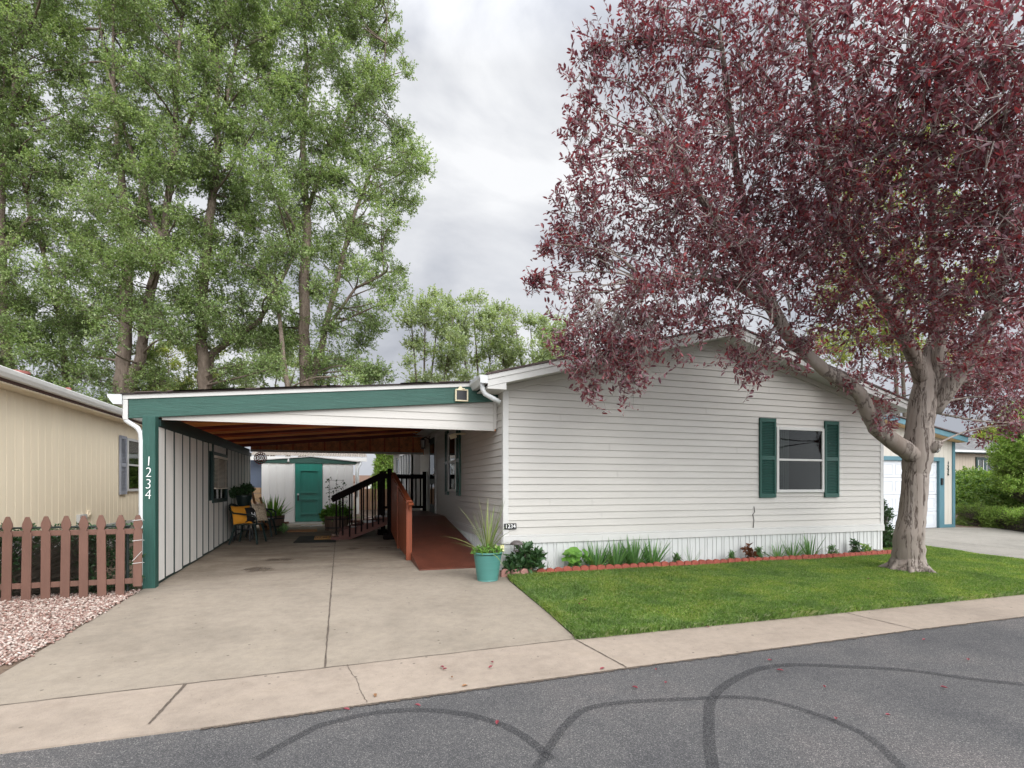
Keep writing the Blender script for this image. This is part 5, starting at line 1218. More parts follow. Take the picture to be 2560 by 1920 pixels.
# fence and far building seen between the shed and the house
m = MB(); xa = atY(886,1250,24).x; 
while xa < 3.2: m.box(xa, xa+.13, 24, 24.02, .5, 1.42); xa += .14
tag(m.build('wood_fence', M['brick']), 'weathered brown board fence at the back of the yard', 'fence')
m = MB(); P0, P1 = atY(860,1215,75), atY(975,1215,75); m.box(P0.x-6, P1.x+3, 75, 90, .4, 2.1); m.build
fb = thing('far_building', (P0.x, 80, .5), 'long low brown building with a flat roof in the distance', 'building'); m.build('wall', M['bldg'], fb)
m = MB(); m.box(P0.x-6.3, P1.x+3.3, 74.7, 90, 2.1, 3.0); m.build('roof', simple('brown_roof', (.20,.13,.10), .9, .1), fb)
m = MB()
for i in range(14): m.box(P0.x-4+i*1.4, P0.x-3.2+i*1.4, 74.96, 74.99, 1.2, 1.8)
m.build('window', M['trimw'], fb)
m = MB()
for i in range(30): m.tube([(P0.x-4+i*.5, 45, .5), (P0.x-4+i*.5, 45, 1.75)], .03, 5)
for z in (.8,1.2,1.7): m.tube([(P0.x-4,45,z),(P0.x+11,45,z)], .025, 5)
tag(m.build('pipe_fence', M['chrome']), 'thin grey rail fence in the far distance beyond the yard', 'fence')
c = atD(965,1215,38)
bush('conifer', 'green conifer standing behind the yard left of the house', 'tree', (c.x,c.y,.5), [(c.x,c.y,.9+i*.45,1.25-.09*i+.15*(i % 2)) for i in range(9)], None, M['leafJ'], 110, n=420, per=7, tw=.3, L=.16, W=.07)

# ------------------------------------------------------------------ RIGHT NEIGHBOURS
gh = thing('garage_house', (15, 13, gz(11.3)), 'cream garage with blue trim and white panel door right of the plum trunk', 'garage')
GY = 11.3; gx1 = 17.95; g0_ = gz(GY); dxr = 17.27; dtop = 2.30; dxl = 12.6
def ghz(x): return 3.03+.168*(18.05-x)
m = MB(); 
def vg(m, x0, x1, z0f, z1f):
    x = x0
    while x < x1-.01:
        xe = min(x+.2, x1); m.add([(x,GY,z0f),(xe-.01,GY,z0f),(xe-.005,GY+.012,z0f),(xe,GY,z0f),(x,GY,z1f(x)),(xe-.01,GY,z1f(xe)),(xe-.005,GY+.012,z1f(xe)),(xe,GY,z1f(xe))], [(0,1,5,4),(1,2,6,5),(2,3,7,6)]); x = xe
vg(m, dxr+.22, gx1, g0_, lambda x: ghz(x)-.08); vg(m, 10.9, dxr+.22, dtop+.12, lambda x: ghz(x)-.08)
m.box(gx1-.01, gx1, GY+.002, GY+7, g0_, ghz(gx1)-.1); m.build('wall', M['garwall'], gh)
m = MB(); m.box(dxr, dxr+.22, GY-.03, GY+.10, g0_, dtop+.12); m.box(dxl, dxr, GY-.03, GY+.1, dtop, dtop+.12); m.box(gx1-.10, gx1+.02, GY-.025, GY-.002, g0_, ghz(gx1)-.12); m.box(dxr+.22, gx1-.10, GY-.024, GY-.002, g0_, g0_+.10); m.build('door_trim', M['blue'], gh, bevel=.004)
m = MB(); rows = 4; cols = 8; ph = (dtop-g0_)/rows; pw = .58
for r_ in range(rows):
    m.box(dxl, dxr, GY+.05, GY+.08, g0_+r_*ph+.004, g0_+(r_+1)*ph-.004)
    for c_i in range(cols):
        xr = dxr-.10-c_i*pw; xl_ = xr-pw+.12; za, zb = g0_+r_*ph+.09, g0_+(r_+1)*ph-.09
        for q in ((xl_,xr,za,za+.025),(xl_,xr,zb-.025,zb),(xl_,xl_+.025,za+.025,zb-.025),(xr-.025,xr,za+.025,zb-.025)): m.box(q[0],q[1],GY+.040,GY+.0495,q[2],q[3])
m.build('garage_door', M['garagew'], gh, bevel=.003)
m = MB(); xa, xb = 10.95, 18.06
m.hexa([(xa,GY-.32,ghz(xa)-.16),(xb,GY-.32,ghz(xb)-.16),(xb,GY-.29,ghz(xb)-.16),(xa,GY-.29,ghz(xa)-.16),(xa,GY-.32,ghz(xa)-.01),(xb,GY-.32,ghz(xb)-.01),(xb,GY-.29,ghz(xb)-.01),(xa,GY-.29,ghz(xa)-.01)]); m.build('rake_board', M['blue'], gh)
m = MB(); m.hexa([(xa,GY-.289,ghz(xa)-.155),(xb,GY-.289,ghz(xb)-.155),(xb,GY-.002,ghz(xb)-.155),(xa,GY-.002,ghz(xa)-.155),(xa,GY-.289,ghz(xa)-.12),(xb,GY-.289,ghz(xb)-.12),(xb,GY-.002,ghz(xb)-.12),(xa,GY-.002,ghz(xa)-.12)]); m.build('soffit', M['soffit'], gh)
m = MB(); m.hexa([(xa,GY-.36,ghz(xa)),(xb+.05,GY-.36,ghz(xb+.05)),(xb+.05,GY+8,ghz(xb+.05)),(xa,GY+8,ghz(xa)),(xa,GY-.36,ghz(xa)+.035),(xb+.05,GY-.36,ghz(xb+.05)+.035),(xb+.05,GY+8,ghz(xb+.05)+.035),(xa,GY+8,ghz(xa)+.035)]); m.build('roof', M['shingledk'], gh)
for s, v in zip('1226', (1158,1167.5,1176.5,1185)):
    p = atY(2371.5, v, GY-.02); text_mesh('digit', s, .145, M['darkgreen'], gh, facing_front(p.x, GY-.012, p.z), .008)
p = atY(2354,1204,GY-.03); MB().box(p.x-.04,p.x+.04,GY-.06,GY-.031,p.z-.10,p.z+.10).build('keypad', M['blackmetal'], gh)
p = atY(2344,1119,GY-.15); t = thing('coach_lamp', p, 'bronze coach lamp on the cream garage wall beside the trunk', 'lamp')
m = MB(); m.lathe((p.x,p.y,p.z), [(0,.16),(.02,.13),(.09,.07),(.095,.06),(.03,.06)], 6); m.lathe((p.x,p.y,p.z), [(0,-.16),(.03,-.13),(.045,-.12)], 6); m.tube([(p.x,p.y,p.z-.13),(p.x,GY-.01,p.z-.16)], .012, 6)
for k in range(6): a = k*math.pi/3; m.tube([(p.x+.085*math.cos(a),p.y+.085*math.sin(a),p.z+.06),(p.x+.045*math.cos(a),p.y+.045*math.sin(a),p.z-.12)], .006, 4)
m.build('frame', M['blackmetal'], t); m = MB(); m.lathe(tuple(p), [(.08,.055),(.042,-.115)], 6); m.build('glass', M['lamp'], t)
sheet('neighbour_driveway', [(12.28,8.28),(11.95,7.3),(11.85,6.2),(12.6,4.66),(30,4.66),(30,9.0),(18.6,11.0),(18.0,11.3),(11.2,11.3),(11.3,9.6),(11.7,9.15)], M['concrete2'], .0, .05)
strip('driveway_crack', G(2330,1350), G(2570,1376), .02, .02, wob=.015, n=40)
strip('driveway_crack', G(2480,1388), G(2600,1384), .012, .012, wob=.01, n=20)
strip('driveway_crack', G(2330,1333), G(2560,1347), .01, .01, wob=.01, n=20)
# second neighbour house
nh = thing('taupe_house', (33, 20, .45), 'taupe house with grey hip roof and green trimmed window at the far right', 'house')
NY = 18.; ze = 3.25; m = MB(); x = 28.0
vgY = GY; GY = NY
vg(m, 27., 36., .4, lambda x: ze-.08); m.build('wall', M['taupe'], nh); GY = vgY
m = MB(); m.box(26.8, 36.6, NY-.45, NY-.41, ze-.06, ze+.04); m.build('gutter', M['gutterw'], nh)
m = MB(); m.box(26.8, 36.6, NY-.41, NY-.001, ze-.10, ze-.061); m.build('soffit', M['darkgreen'], nh)
m = MB(); m.add([(26.,NY-.45,ze+.03),(36.8,NY-.45,ze+.03),(33.6,NY+3.2,ze+1.25),(26.,NY+3.2,ze+1.25),(36.8,NY+7,ze+.03),(26,NY+7,ze+.03)], [(0,1,2,3),(1,4,2),(3,2,4,5)]); m.build('roof', M['shingle'], nh)
a_, b2 = atY(2438,1143,NY), atY(2511,1180,NY)
m = MB(); fw = .13
for q in ((a_.x,a_.x+fw,b2.z-.4,a_.z),(b2.x-fw,b2.x,b2.z-.4,a_.z),(a_.x+fw,b2.x-fw,a_.z-fw,a_.z),(a_.x+.55,a_.x+.75,b2.z-.4,a_.z-fw)): m.box(q[0],q[1],NY-.06,NY-.01,q[2],q[3])
nw = m.build('window', M['darkgreen'], nh)
m = MB()
for q in ((a_.x+fw,a_.x+fw+.05),(a_.x+.5,a_.x+.549),(a_.x+.751,a_.x+.8),(b2.x-fw-.05,b2.x-fw-.001)): m.box(q[0],q[1],NY-.05,NY-.012,b2.z-.4,a_.z-fw-.001)
m.build('frame', M['trimw'], nw); MB().box(a_.x+fw,b2.x-fw,NY-.03,NY-.025,b2.z-.4,a_.z-fw).build('pane', M['glass'], nw)
m = MB(); xx = a_.x+.9
while xx < b2.x-.3: m.box(xx, xx+.08, NY-.02, NY-.012+.003, b2.z-.4, a_.z-fw); xx += .1
m.build('curtain', M['curtain'], nw)
# hedges at the right
hb = []
rng = np.random.default_rng(55)
for x_ in np.arange(22.3, 31.5, .8): hb += [(x_+rng.normal(0,.2), 15.0-.10*(x_-22)+rng.normal(0,.15), .35+z_+rng.normal(0,.1), .72) for z_ in (.5, 1.1, 1.62)]
hb = []
for u_ in range(2400, 2720, 22):
    for v_, d_ in ((1195,19.5),(1212,18.8),(1235,18.3),(1258,18.)):
        q = atD(u_+rng.normal(0,5), v_+rng.normal(0,3)+ (6 if u_ < 2415 and v_ < 1200 else 0), d_); hb.append((q.x, q.y, q.z, .50))
bush('viburnum_hedge', 'large rounded green hedge in front of the taupe house', 'hedge', (22.5,13.2,gz(13)), hb, None, M['leafH'], 56, n=150, per=7, tw=.22, L=.085, W=.05, updir=-.1, up=-.25)
jb = []
for u_ in range(2400, 2720, 20):
    t_ = (u_-2400)/300.
    for k in range(3):
        D0 = 17.6-3.6*min(1, t_*1.2)+rng.normal(0,.15)
        q = atD(u_+rng.normal(0,6), 1272+k*17+t_*16+rng.normal(0,3), D0); jb.append((q.x, q.y, q.z, .30))
bush('juniper_shrub', 'low spreading yellow green juniper along the neighbouring driveway', 'shrub', (19.5,11.2,gz(11)), jb, None, M['leafJ'], 57, n=130, per=8, tw=.16, L=.05, W=.014, updir=.35, up=.3)
ab = []
for i in range(70):
    u_, v_ = rng.uniform(2510, 2720), rng.uniform(1030, 1205)
    if u_ < 2512+max(0, (1130-v_))*.35: continue
    q = atD(u_, v_, 16.5+rng.normal(0,.6)); ab.append((q.x, q.y, q.z, .55))
bush('arborvitae', 'tall bright green evergreen at the right edge behind the hedge', 'tree', (24.5,12.,gz(12)), ab, None, M['leafJ'], 58, n=190, per=8, tw=.22, L=.075, W=.03, updir=.2)
fb_ = [(*atD(2400+i*17+rng.normal(0,5), 1112-abs(i-5)*.5+rng.normal(0,6), 42), 1.1) for i in range(12)]
fb_ = [(*atD(2450+i*16, 1100+rng.normal(0,6), 42), 1.0) for i in range(10)]
bush('far_shade_tree', 'distant yellow green tree behind the grey hip roof', 'tree', (fb_[4][0],fb_[4][1],.5), fb_, None, M['leafY'], 59, n=260, per=7, tw=.4, L=.2, W=.13)

# ------------------------------------------------------------------ PLUM TREE
def limb(pts): return [(*atD(u, v, D), r) for u, v, D, r in pts]
TB = Vector((8.80, 6.22, gz(6.22)))
pl_limbs = [
 [(TB.x,TB.y,TB.z-.05,.31),(TB.x,TB.y,TB.z+.05,.275),(TB.x+.01,TB.y,TB.z+.18,.235)]+limb([(2272,1340,8.6,.210),(2280,1290,8.6,.190),(2287,1215,8.6,.182),(2290,1180,8.6,.186),(2293,1140,8.6,.215),(2297,1100,8.6,.210),(2300,1060,8.6,.190),(2306,1010,8.6,.195),(2312,965,8.6,.165),(2318,915,8.6,.12),(2330,850,8.6,.07)]),
 limb([(2285,1140,8.55,.14),(2235,1105,8.4,.128),(2190,1070,8.25,.115),(2170,1030,8.15,.102),(2150,985,8.05,.098),(2110,955,7.95,.105),(2060,925,7.85,.088),(2010,880,7.8,.088),(1970,840,7.75,.085),(1930,770,7.7,.095),(1890,690,7.65,.085),(1850,620,7.6,.075),(1800,560,7.5,.06),(1740,480,7.3,.045),(1700,380,7.1,.03)]),
 limb([(1880,680,7.65,.07),(1870,560,7.7,.06),(1840,420,7.6,.05),(1820,250,7.4,.04),(1800,80,7.2,.03)]),
 limb([(1930,770,7.7,.06),(1820,700,7.5,.05),(1700,690,7.3,.025),(1610,700,7.2,.010)]),
 limb([(2310,960,8.6,.13),(2285,890,8.5,.11),(2240,800,8.2,.10),(2160,680,7.9,.085),(2100,560,7.6,.07),(2060,420,7.2,.05),(2040,250,6.8,.04),(2020,60,6.5,.03)]),
 limb([(2320,1000,8.6,.10),(2345,930,8.5,.10),(2350,850,8.4,.09),(2340,700,8.0,.075),(2330,500,7.4,.06),(2340,300,6.9,.05),(2350,100,6.5,.035)]),
 limb([(2330,1030,8.6,.13),(2385,950,8.4,.125),(2430,890,8.2,.11),(2480,780,7.9,.09),(2520,600,7.5,.07),(2500,400,7.0,.055),(2480,200,6.6,.04)]),
 limb([(2300,1125,8.6,.11),(2333,1120,8.42,.075),(2349,1108,8.36,.058),(2351,1106,8.35,.03)]),
]
for k in range(7):   # root flare
    a = k*.9+.3; pl_limbs.append([(TB.x+.13*math.cos(a),TB.y+.13*math.sin(a),TB.z+.28,.07),(TB.x+.23*math.cos(a),TB.y+.23*math.sin(a),TB.z+.09,.06),(TB.x+(.34+.04*(k % 3))*math.cos(a),TB.y+(.34+.04*(k % 3))*math.sin(a),TB.z+.0,.035),(TB.x+.50*math.cos(a),TB.y+.50*math.sin(a),TB.z-.03,.02)])
pb_px = [(1480,190,7.3,.62,.8),(1560,120,7.3,.8,.8),(1480,330,7.4,.55,.8),(1560,400,7.5,.9,.9),(1450,480,7.5,.55,.9),(1420,600,7.5,.5,.9),(1385,690,7.4,.28,.7),(1500,640,7.6,.85,1),(1440,760,7.3,.55,1),(1425,850,7.2,.38,.9),(1560,800,7.4,.65,1),(1480,560,7.4,.8,1),
 (1700,160,7.2,.95,.8),(1680,330,7.4,1.0,1),(1690,520,7.6,1.0,1.1),(1680,690,7.6,.9,1.1),(1620,800,7.4,.5,1),(1860,150,7.0,.95,.8),(1850,340,7.2,1.,1.),(1850,520,7.5,1.,1.2),(1820,680,7.6,.9,1.2),(1760,770,7.4,.4,.9),
 (2030,130,6.7,.85,.7),(2000,330,7.0,1.,1.),(2000,520,7.4,1.,1.2),(1980,680,7.6,.8,1.1),(2000,790,7.8,.4,.6),(2160,180,6.2,.9,1.),(2150,380,6.5,.95,1.3),(2130,560,7.0,1.,1.3),(2120,720,7.6,.8,1.1),(2130,830,7.9,.45,.8),(1640,20,7.0,.8,.8),(1800,0,6.9,.9,.8),(1960,10,6.6,.8,.7),(2110,20,6.2,.8,.9),
 (2320,150,5.6,.9,1.3),(2300,350,5.9,.95,1.4),(2300,540,6.5,.95,1.4),(2280,700,7.2,.85,1.3),(2240,830,7.8,.5,1),(2480,130,5.2,.85,1.3),(2470,330,5.5,.9,1.4),(2470,530,6.0,.9,1.4),(2460,700,6.5,.9,1.4),(2330,800,7.6,.45,1),(2430,840,7.2,.55,1.3),(2560,250,5.2,.9,1.2),(2580,480,5.6,.9,1.3),(2590,700,6.2,.9,1.3),(2560,860,7.0,.6,1.2),(2280,10,5.8,.8,1),(2450,0,5.4,.8,1),(2660,350,5.5,.9,1),(2680,600,6.,.9,1),
 (2450,950,9.8,.8,1.3),(2540,930,9.8,.9,1.3),(2620,1000,9.6,.7,1),(2400,1000,9.9,.55,1),(2500,1030,9.8,.45,.7),(2200,1000,9.9,.55,.8),(2150,930,9.8,.55,.7),(2060,870,9.6,.5,.6),(2380,880,9.2,.6,1),
 (2600,800,8.5,.8,1.1),(2500,880,8.6,.6,1.1),
 (1930,745,6.9,.4,1.),(1760,800,7.2,.35,1.),(1840,790,7.1,.38,1.),(1700,790,7.2,.38,1.),(1920,830,7.3,.32,.9),(2010,850,7.5,.35,.9),(2080,800,7.7,.45,1.),(2150,880,8.3,.35,.9),(2220,900,8.3,.35,.9),(2400,900,8.0,.4,1.),(2480,940,8.6,.5,1.),(2550,900,8.0,.5,1.),(2540,1060,9.2,.35,1.),(1560,780,7.2,.4,1.),(1880,670,6.8,.5,1.1),(1840,600,6.8,.5,1.1),(1790,540,6.7,.5,1.1),(1730,450,6.6,.5,1.),(1690,370,6.5,.5,1.),(1680,690,6.6,.45,1.1),(1600,720,6.6,.45,1.1),(2150,650,6.9,.5,1.1),(2090,540,6.6,.5,1.1),(2340,760,7.4,.5,1.1),(1500,850,7.2,.4,.9),(1590,850,7.2,.35,.8),(1400,860,7.2,.28,.8),(2430,960,9.5,.5,1.3),(2520,1000,9.5,.5,1.2),(2330,930,9.6,.5,1.),(2560,1050,9.4,.35,1.),(2250,930,9.6,.4,.8),
 (1900,250,8.6,1.1,.9),(1700,420,8.8,1.2,.9),(2080,350,8.2,1.2,1),(1780,620,8.9,1.,.9),(2000,620,8.9,1.1,.9)]
pl_blobs = [(*atD(u, v, D), r, k*(.92 if u < 2080 else .88)) for u, v, D, r, k in pb_px]
# edge sprays standing out of the crown
for u, v in ((1470,250),(1440,300),(1455,390),(1400,560),(1370,610),(1345,690),(1335,700),(1500,120),(1480,110),(1640,100),(1600,90)):
    pl_blobs.append((*atD(u, v, 7.2), .16, 3.))
# hanging sprays in front of the gable
rng = np.random.default_rng(77); PP, DD, SA2, SB2 = [], [], [], []
for (u, v, D, r, n, ln) in ((1470,880,7.15,.30,42,.7),(1540,900,7.1,.28,36,.7),(1600,880,7.1,.24,26,.55),(1480,985,7.1,.16,14,.5),(1590,950,7.05,.18,18,.5),(1560,985,7.1,.14,10,.5),(1700,900,7.2,.10,6,.4),(1830,900,7.3,.20,16,.5),(1870,950,7.3,.14,10,.4),(1905,935,7.3,.14,10,.4),(1650,820,7.2,.25,20,.4),(1420,880,7.1,.2,18,.4),(1990,905,7.6,.22,18,.4),(1930,880,7.6,.2,14,.4),(2190,1060,8.0,.10,6,.3),(2230,1075,8.0,.10,7,.3),(2120,975,7.8,.12,9,.3),(1480,1020,7.1,.07,4,.4),(1450,930,7.1,.22,24,.5),(1520,870,7.1,.25,28,.5),(1570,920,7.1,.2,20,.5),(1640,880,7.2,.18,14,.4),(1760,850,7.3,.16,10,.4),(1860,915,7.3,.18,14,.4),(1520,940,7.1,.15,12,.4),(2440,1090,9.4,.2,12,.4),(2500,1075,9.4,.2,12,.4)):
    c = np.array(atD(u, v, D)); d = nrm(rng.normal(0,1,(n,3))); P_ = c+d*(rng.uniform(0,1,(n,1))**.5)*r*np.array([1,.8,1.2])
    PP.append(P_); DD.append(nrm(rng.normal(0,.6,(n,3))+np.array([-.15,0,-.8])))
    top = c+np.array([.15,0,ln]); SA2.append(np.repeat(top[None], n, 0)+rng.normal(0,.05,(n,3))); SB2.append(P_-DD[-1]*.2)
tree_p = make_tree('plum_tree', 'large purple leaved plum tree with grey forked trunk on the front lawn', 'tree', tuple(TB), pl_limbs, pl_blobs, None, M['leafP'], M['barkP'], M['twig'], 201,
    twigs_per=150, per=9, tw=.28, L=.072, W=.030, shape=6, up=.25, updir=.5, squash=.9, branch_r=.018, wob=.025,
    extra=(np.concatenate(PP), np.concatenate(DD), np.concatenate(SA2), np.concatenate(SB2)))

# ------------------------------------------------------------------ COTTONWOODS
rng = np.random.default_rng(300)
S = .5486
def tl(pts, D): return [(*atD(x*S, y*S+90, D+(pt[0] if pt else 0)), r) for x, y, r, *pt in pts]
def down(lb): x, y, z, r = lb[0]; return [(x, y, .3, r*1.15)]+lb
trees = [
 dict(D=23, label='leftmost cottonwood, partly cut by the left edge of the photo above the beige roof', limbs=[down(tl([(40,1500,.26),(20,1300,.24),(0,900,.2),(10,600,.17),(60,350,.13),(70,60,.09)],23)), tl([(10,1000,.12),(140,820,.10),(100,620,.09),(20,400,.07)],23), down(tl([(300,1600,.16),(290,1480,.15),(260,1200,.12),(170,900,.09)],24))]),
 dict(D=22, label='large cottonwood with a leaning double trunk above the carport left end', limbs=[down(tl([(555,1610,.37),(565,1450,.33),(575,1200,.28),(585,950,.24),(565,750,.19),(545,550,.14),(520,300,.09)],22)), down(tl([(590,1600,.27),(640,1450,.26),(655,1330,.24),(690,1150,.22),(740,950,.2),(775,700,.17),(800,500,.15),(800,300,.12),(815,60,.09)],22)), tl([(745,930,.14),(700,850,.12),(640,650,.10),(570,430,.08),(530,280,.07),(480,120,.05)],21.6), tl([(800,520,.12),(860,400,.10),(930,250,.07),(960,100,.05)],22.2), tl([(590,900,.14),(640,740,.11),(690,600,.07)],22.3)]),
 dict(D=23, label='cottonwood with slender tall trunk rising above the middle of the carport', limbs=[down(tl([(930,1620,.33),(925,1500,.31),(915,1350,.28),(930,1100,.25),(955,850,.22),(985,600,.19),(990,400,.15),(990,60,.10)],23)), down(tl([(945,1620,.22),(960,1450,.2),(1180,1300,.14),(1260,1150,.11),(1340,1000,.08)],23.4)), tl([(990,420,.14),(1030,300,.12),(1075,60,.08)],22.8)]),
 dict(D=24, label='cottonwood with two close straight trunks left of the sky gap', limbs=[down(tl([(1390,1610,.33),(1388,1400,.31),(1385,1150,.28),(1400,850,.22),(1380,500,.16),(1400,100,.10)],24)), down(tl([(1410,1605,.2),(1450,1470,.19),(1490,1300,.17),(1540,1100,.14),(1600,850,.11),(1700,600,.08)],24)), down(tl([(1310,1610,.13),(1295,1480,.12),(1275,1300,.10),(1250,1100,.07)],22.5)), tl([(1490,1330,.10),(1620,1150,.07),(1750,1080,.04)],24), tl([(1400,800,.13),(1500,500,.10),(1650,280,.06),(1750,150,.04)],24)]),
]
# crown masses: sown over the part of the sky the crowns cover, each mass a real ball at its own depth
edge_r = [(-400,1035),(0,1030),(106,1030),(150,1050),(200,1050),(250,985),(300,1055),(370,1085),(440,1105),(520,1075),(570,1020),(640,990),(700,1060),(740,1065),(780,1020),(860,1010),(960,1010)]
def er(v): return np.interp(v, [a for a, b in edge_r], [b for a, b in edge_r])
blobs = {i: [] for i in range(4)}
anch = [60, 330, 560, 820]
for v in np.arange(-230, 1010, 56):
    for u in np.arange(-160, 1120, 58):
        for lay in range(2):
            uu, vv = u+rng.normal(0, 22), v+rng.normal(0, 22)
            r = rng.uniform(.75, 1.2)
            if uu+r*50 > er(vv): 
                if uu > er(vv)-25 or rng.uniform() < .3: continue
                r = .55
            if vv > 955 and uu > 560: continue
            # thin places round the lower trunks
            if vv > 860 and 370 < uu < 470 and rng.uniform() < .5: continue
            if vv > 780 and (270 < uu < 350 or 480 < uu < 530) and lay == 0: continue
            if vv > 700 and 730 < uu < 830 and rng.uniform() < .3: continue
            if rng.uniform() < .06: continue
            k = int(np.argmin([abs(uu-a+rng.normal(0, 45)) for a in anch])); Dk = trees[k]['D']
            Dd = Dk+(1.8 if lay else -.9)+rng.normal(0, 1.0)
            den = rng.uniform(.6, 1.05)*(1.25 if (vv > 760 and uu < 260) else 1.3 if vv > 820 else 1)
            blobs[k].append((*atD(uu, vv, Dd), r, den))
for k, t in enumerate(trees):
    t['limbs'] = [[(x, y, z, rr*.78) for x, y, z, rr in lb] for lb in t['limbs']]
    for lb in t['limbs']:
        if lb[-1][2] > 17: (xa_, ya2, za_, ra_) = lb[-1]; lb.append((xa_+rng.normal(0,.5), ya2+rng.normal(0,.5), za_+5, ra_*.45))
    b0 = t['limbs'][0][0]
    make_tree('cottonwood_tree', t['label'], 'tree', (b0[0], b0[1], gz(30)), t['limbs'], blobs[k], 'cottonwood trees behind the carport', M['leafC'], M['barkC'], M['twigd'], 310+k,
              twigs_per=98, per=12, tw=.42, L=.085, W=.053, up=-.05, updir=.35)
# smaller, farther trees
def far_tree(label, us, vtop, vbot, D, n, leafm, seed, r=.9, stems=4, rmax=1):
    rg = np.random.default_rng(seed); bs = []
    for i in range(n):
        u = rg.uniform(us[0], us[1]); f = (u-us[0])/(us[1]-us[0]); vt = vtop(f); v = rg.uniform(vt, vbot)
        bs.append((*atD(u, v, D+rg.normal(0, 1.2)), r*rg.uniform(.7, 1.2), rg.uniform(.6, 1.1)))
    um = (us[0]+us[1])/2; base = atD(um, HZ-10, D); base.z = .5; lb = []
    for s in range(stems):
        u1 = us[0]+(us[1]-us[0])*(s+.5)/stems; top = atD(u1, vtop((s+.5)/stems)+40, D); b1 = base.lerp(top, .08); b1.z = .5
        mid = b1.lerp(top, .45)+Vector((rg.normal(0,.35), rg.normal(0,.35), 0)); lb.append([(*b1, .14), (*mid, .09), (*top, .03)])
    return make_tree('far_tree', label, 'tree', tuple(base), lb, bs, None, leafm, M['twigd'], M['twigd'], seed, twigs_per=52, per=9, tw=.5, L=.15, W=.095, branch_r=.02)
far_tree('pale green tree beyond the roofs between the cottonwoods and the plum', (1010,1150), lambda f: 770-40*math.sin(f*3.1), 990, 36, 52, M['leafC2'], 401)
far_tree('pale green tree with several pointed tops just left of the plum crown', (1120,1290), lambda f: 735+40*abs(f-.4), 960, 38, 62, M['leafC2'], 402)
far_tree('pale green tree showing behind the lower left edge of the plum crown', (1270,1420), lambda f: 770+30*f, 950, 37, 50, M['leafC2'], 403)
far_tree('yellow green tree glimpsed between the two trunk groups above the carport', (345,545), lambda f: 850+30*abs(f-.5), 1010, 40, 44, M['leafY'], 404)
far_tree('yellow green tree glimpsed far behind the straight double trunk', (590,760), lambda f: 880, 1010, 42, 30, M['leafC2'], 405)
far_tree('yellow green tree far behind the right neighbour seen through the plum crown', (2050,2500), lambda f: 250+100*math.sin(f*9)**2, 900, 34, 70, M['leafY'], 406, r=1.2)

# ------------------------------------------------------------------ FALLEN LEAVES
lf = [(1112,1677,'r'),(866,1775,'r'),(1105,1672,'r'),(1506,1673,'r'),(1587,1720,'r'),(1665,1708,'r'),(1950,1677,'r'),(1770,1570,'r'),(1448,1519,'r'),(1463,1508,'r'),(1872,1437,'r'),(2171,1454,'r'),(2090,1798,'r'),(2220,1789,'r'),(938,1740,'b'),(1230,1660,'r'),(1227,1672,'r'),(1129,1698,'b'),(1162,1716,'b'),(2540,1488,'b'),(1925,1652,'r'),(2060,1718,'r'),(1243,1808,'r'),(2360,1720,'r'),(1044,1765,'r'),(1640,1675,'r'),(2310,1600,'r'),(2420,1650,'r')]
proto = None
for i, (u, v, k) in enumerate(lf):
    p = G(u, v); on_lawn = 1440 < v < 1600 and u > 1440 and p.y > 4.6
    dz = .04 if on_lawn else (.012 if p.y > 3.8 else .002)
    m = MB(); a = rnd.uniform(0, 6.28); L_ = rnd.uniform(.016,.030); W_ = L_*.42; c, s = math.cos(a), math.sin(a)
    pts = [(-L_,0,.002),(-L_*.4,W_,.010),(L_*.4,W_*.9,.012),(L_,0,.006),(L_*.4,-W_*.9,.012),(-L_*.4,-W_,.010),(0,0,.001)]
    m.add([(x*c-y*s, x*s+y*c, z) for x, y, z in pts], [(0,6,2,1),(6,3,2),(0,5,4,6),(6,4,3)])
    o = m.build('fallen_leaf', M['red_leaf' if k == 'r' else 'brown_leaf']); o.location = (p.x, p.y, gz(p.y)+dz)
    where = 'on the lawn' if on_lawn else ('on the sidewalk concrete' if p.y > 3.8 else 'on the dark asphalt')
    tag(o, ('dark red' if k == 'r' else 'dry brown')+' fallen leaf lying '+where, 'leaf', 'fallen leaves '+where)

# ------------------------------------------------------------------ WORLD, LIGHT, CAMERA
w = bpy.data.worlds.new('World'); scene.world = w; w.use_nodes = True; nt = w.node_tree
bg = nt.nodes['Background']; out = nt.nodes['World Output']
sky = nt.nodes.new('ShaderNodeTexSky'); sky.sky_type = 'NISHITA'; sky.sun_disc = False
SUN_EL, SUN_AZ = R(36), R(166)          # behind the camera, to its right; azimuth clockwise from +Y
sky.sun_elevation = SUN_EL; sky.sun_rotation = SUN_AZ; sky.air_density = 1.; sky.dust_density = 3.
tc = nt.nodes.new('ShaderNodeTexCoord'); mp = nt.nodes.new('ShaderNodeMapping'); mp.inputs['Scale'].default_value = (1.2, 1.2, 2.2); mp.inputs['Location'].default_value = (.35, .1, .2)
nt.links.new(tc.outputs['Generated'], mp.inputs[0])
n1 = noise(nt, 2.1, 9, .52, mp.outputs[0]); n1.inputs['Distortion'].default_value = .35
cloud = ramp(nt, n1.outputs[0], [(.34, (3.9,4.1,4.6)), (.44, (5.0,5.2,5.7)), (.53, (6.6,6.75,7.1)), (.64, (8.3,8.4,8.6))])
sepz = nt.nodes.new('ShaderNodeSeparateXYZ'); nt.links.new(tc.outputs['Generated'], sepz.inputs[0])
zr = nt.nodes.new('ShaderNodeMapRange'); zr.inputs[1].default_value = .62; zr.inputs[2].default_value = .98; zr.inputs[3].default_value = 1.0; zr.inputs[4].default_value = 3.0
nt.links.new(sepz.outputs[2], zr.inputs[0])
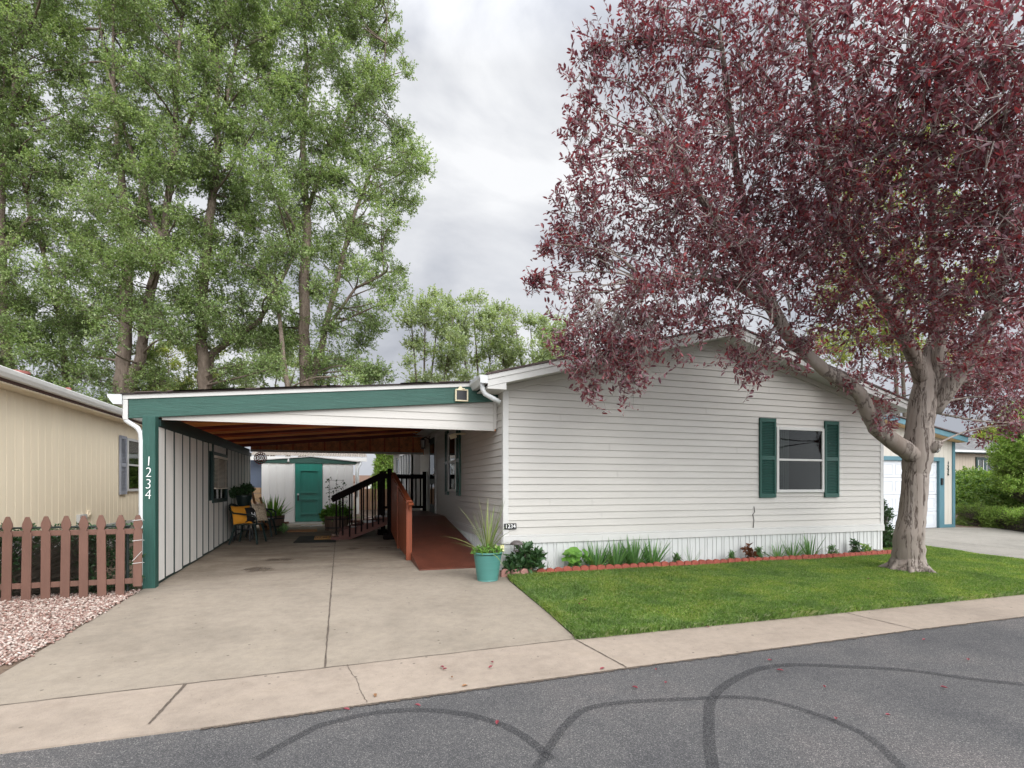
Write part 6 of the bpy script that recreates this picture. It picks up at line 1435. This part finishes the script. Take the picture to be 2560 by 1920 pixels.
dt = nt.nodes.new('ShaderNodeVectorMath'); dt.operation = 'DOT_PRODUCT'; nt.links.new(tc.outputs['Generated'], dt.inputs[0])
dt.inputs[1].default_value = (math.sin(SUN_AZ)*math.cos(SUN_EL), math.cos(SUN_AZ)*math.cos(SUN_EL), math.sin(SUN_EL))
gr = nt.nodes.new('ShaderNodeMapRange'); gr.inputs[1].default_value = .25; gr.inputs[2].default_value = .95; gr.inputs[3].default_value = 0.; gr.inputs[4].default_value = 4.1; nt.links.new(dt.outputs['Value'], gr.inputs[0])
za = nt.nodes.new('ShaderNodeMath'); za.operation = 'ADD'; nt.links.new(zr.outputs[0], za.inputs[0]); nt.links.new(gr.outputs[0], za.inputs[1]); zr = za
cm = nt.nodes.new('ShaderNodeVectorMath'); cm.operation = 'SCALE'; nt.links.new(cloud, cm.inputs[0]); nt.links.new(zr.outputs[0], cm.inputs[3])
n2 = noise(nt, 1.3, 5, .5, mp.outputs[0]); cov = ramp(nt, n2.outputs[0], [(.3, (.9,)*3), (.6, (1,)*3)])
mx = mixc(nt, sky.outputs[0], cm.outputs[0], cov); nt.links.new(mx, bg.inputs[0]); bg.inputs[1].default_value = .078
sd_ = bpy.data.lights.new('sun', 'SUN'); sd_.energy = 1.2; sd_.angle = R(36); sd_.color = (1, .965, .92)
so = bpy.data.objects.new('sun', sd_); COL.objects.link(so)
dirv = Vector((math.sin(SUN_AZ)*math.cos(SUN_EL), math.cos(SUN_AZ)*math.cos(SUN_EL), math.sin(SUN_EL)))
so.rotation_euler = dirv.to_track_quat('Z', 'Y').to_euler(); so.location = (0, -10, 20)
cam = bpy.data.cameras.new('camera'); co = bpy.data.objects.new('camera', cam); COL.objects.link(co); scene.camera = co
cam.sensor_width = 36; cam.sensor_fit = 'HORIZONTAL'; cam.lens = 36*FOC/2560; cam.shift_y = (HZ-960)/2560; cam.clip_start = .05; cam.clip_end = 1000
co.location = (0, 0, EYE); co.rotation_euler = (R(90), 0, -YAW)
vs = scene.view_settings; vs.view_transform = 'Standard'; vs.look = 'None'; vs.gamma = 1; vs.use_curve_mapping = False; vs.exposure = .58
scene.cycles.max_bounces = 6; scene.cycles.transparent_max_bounces = 8; scene.cycles.diffuse_bounces = 3
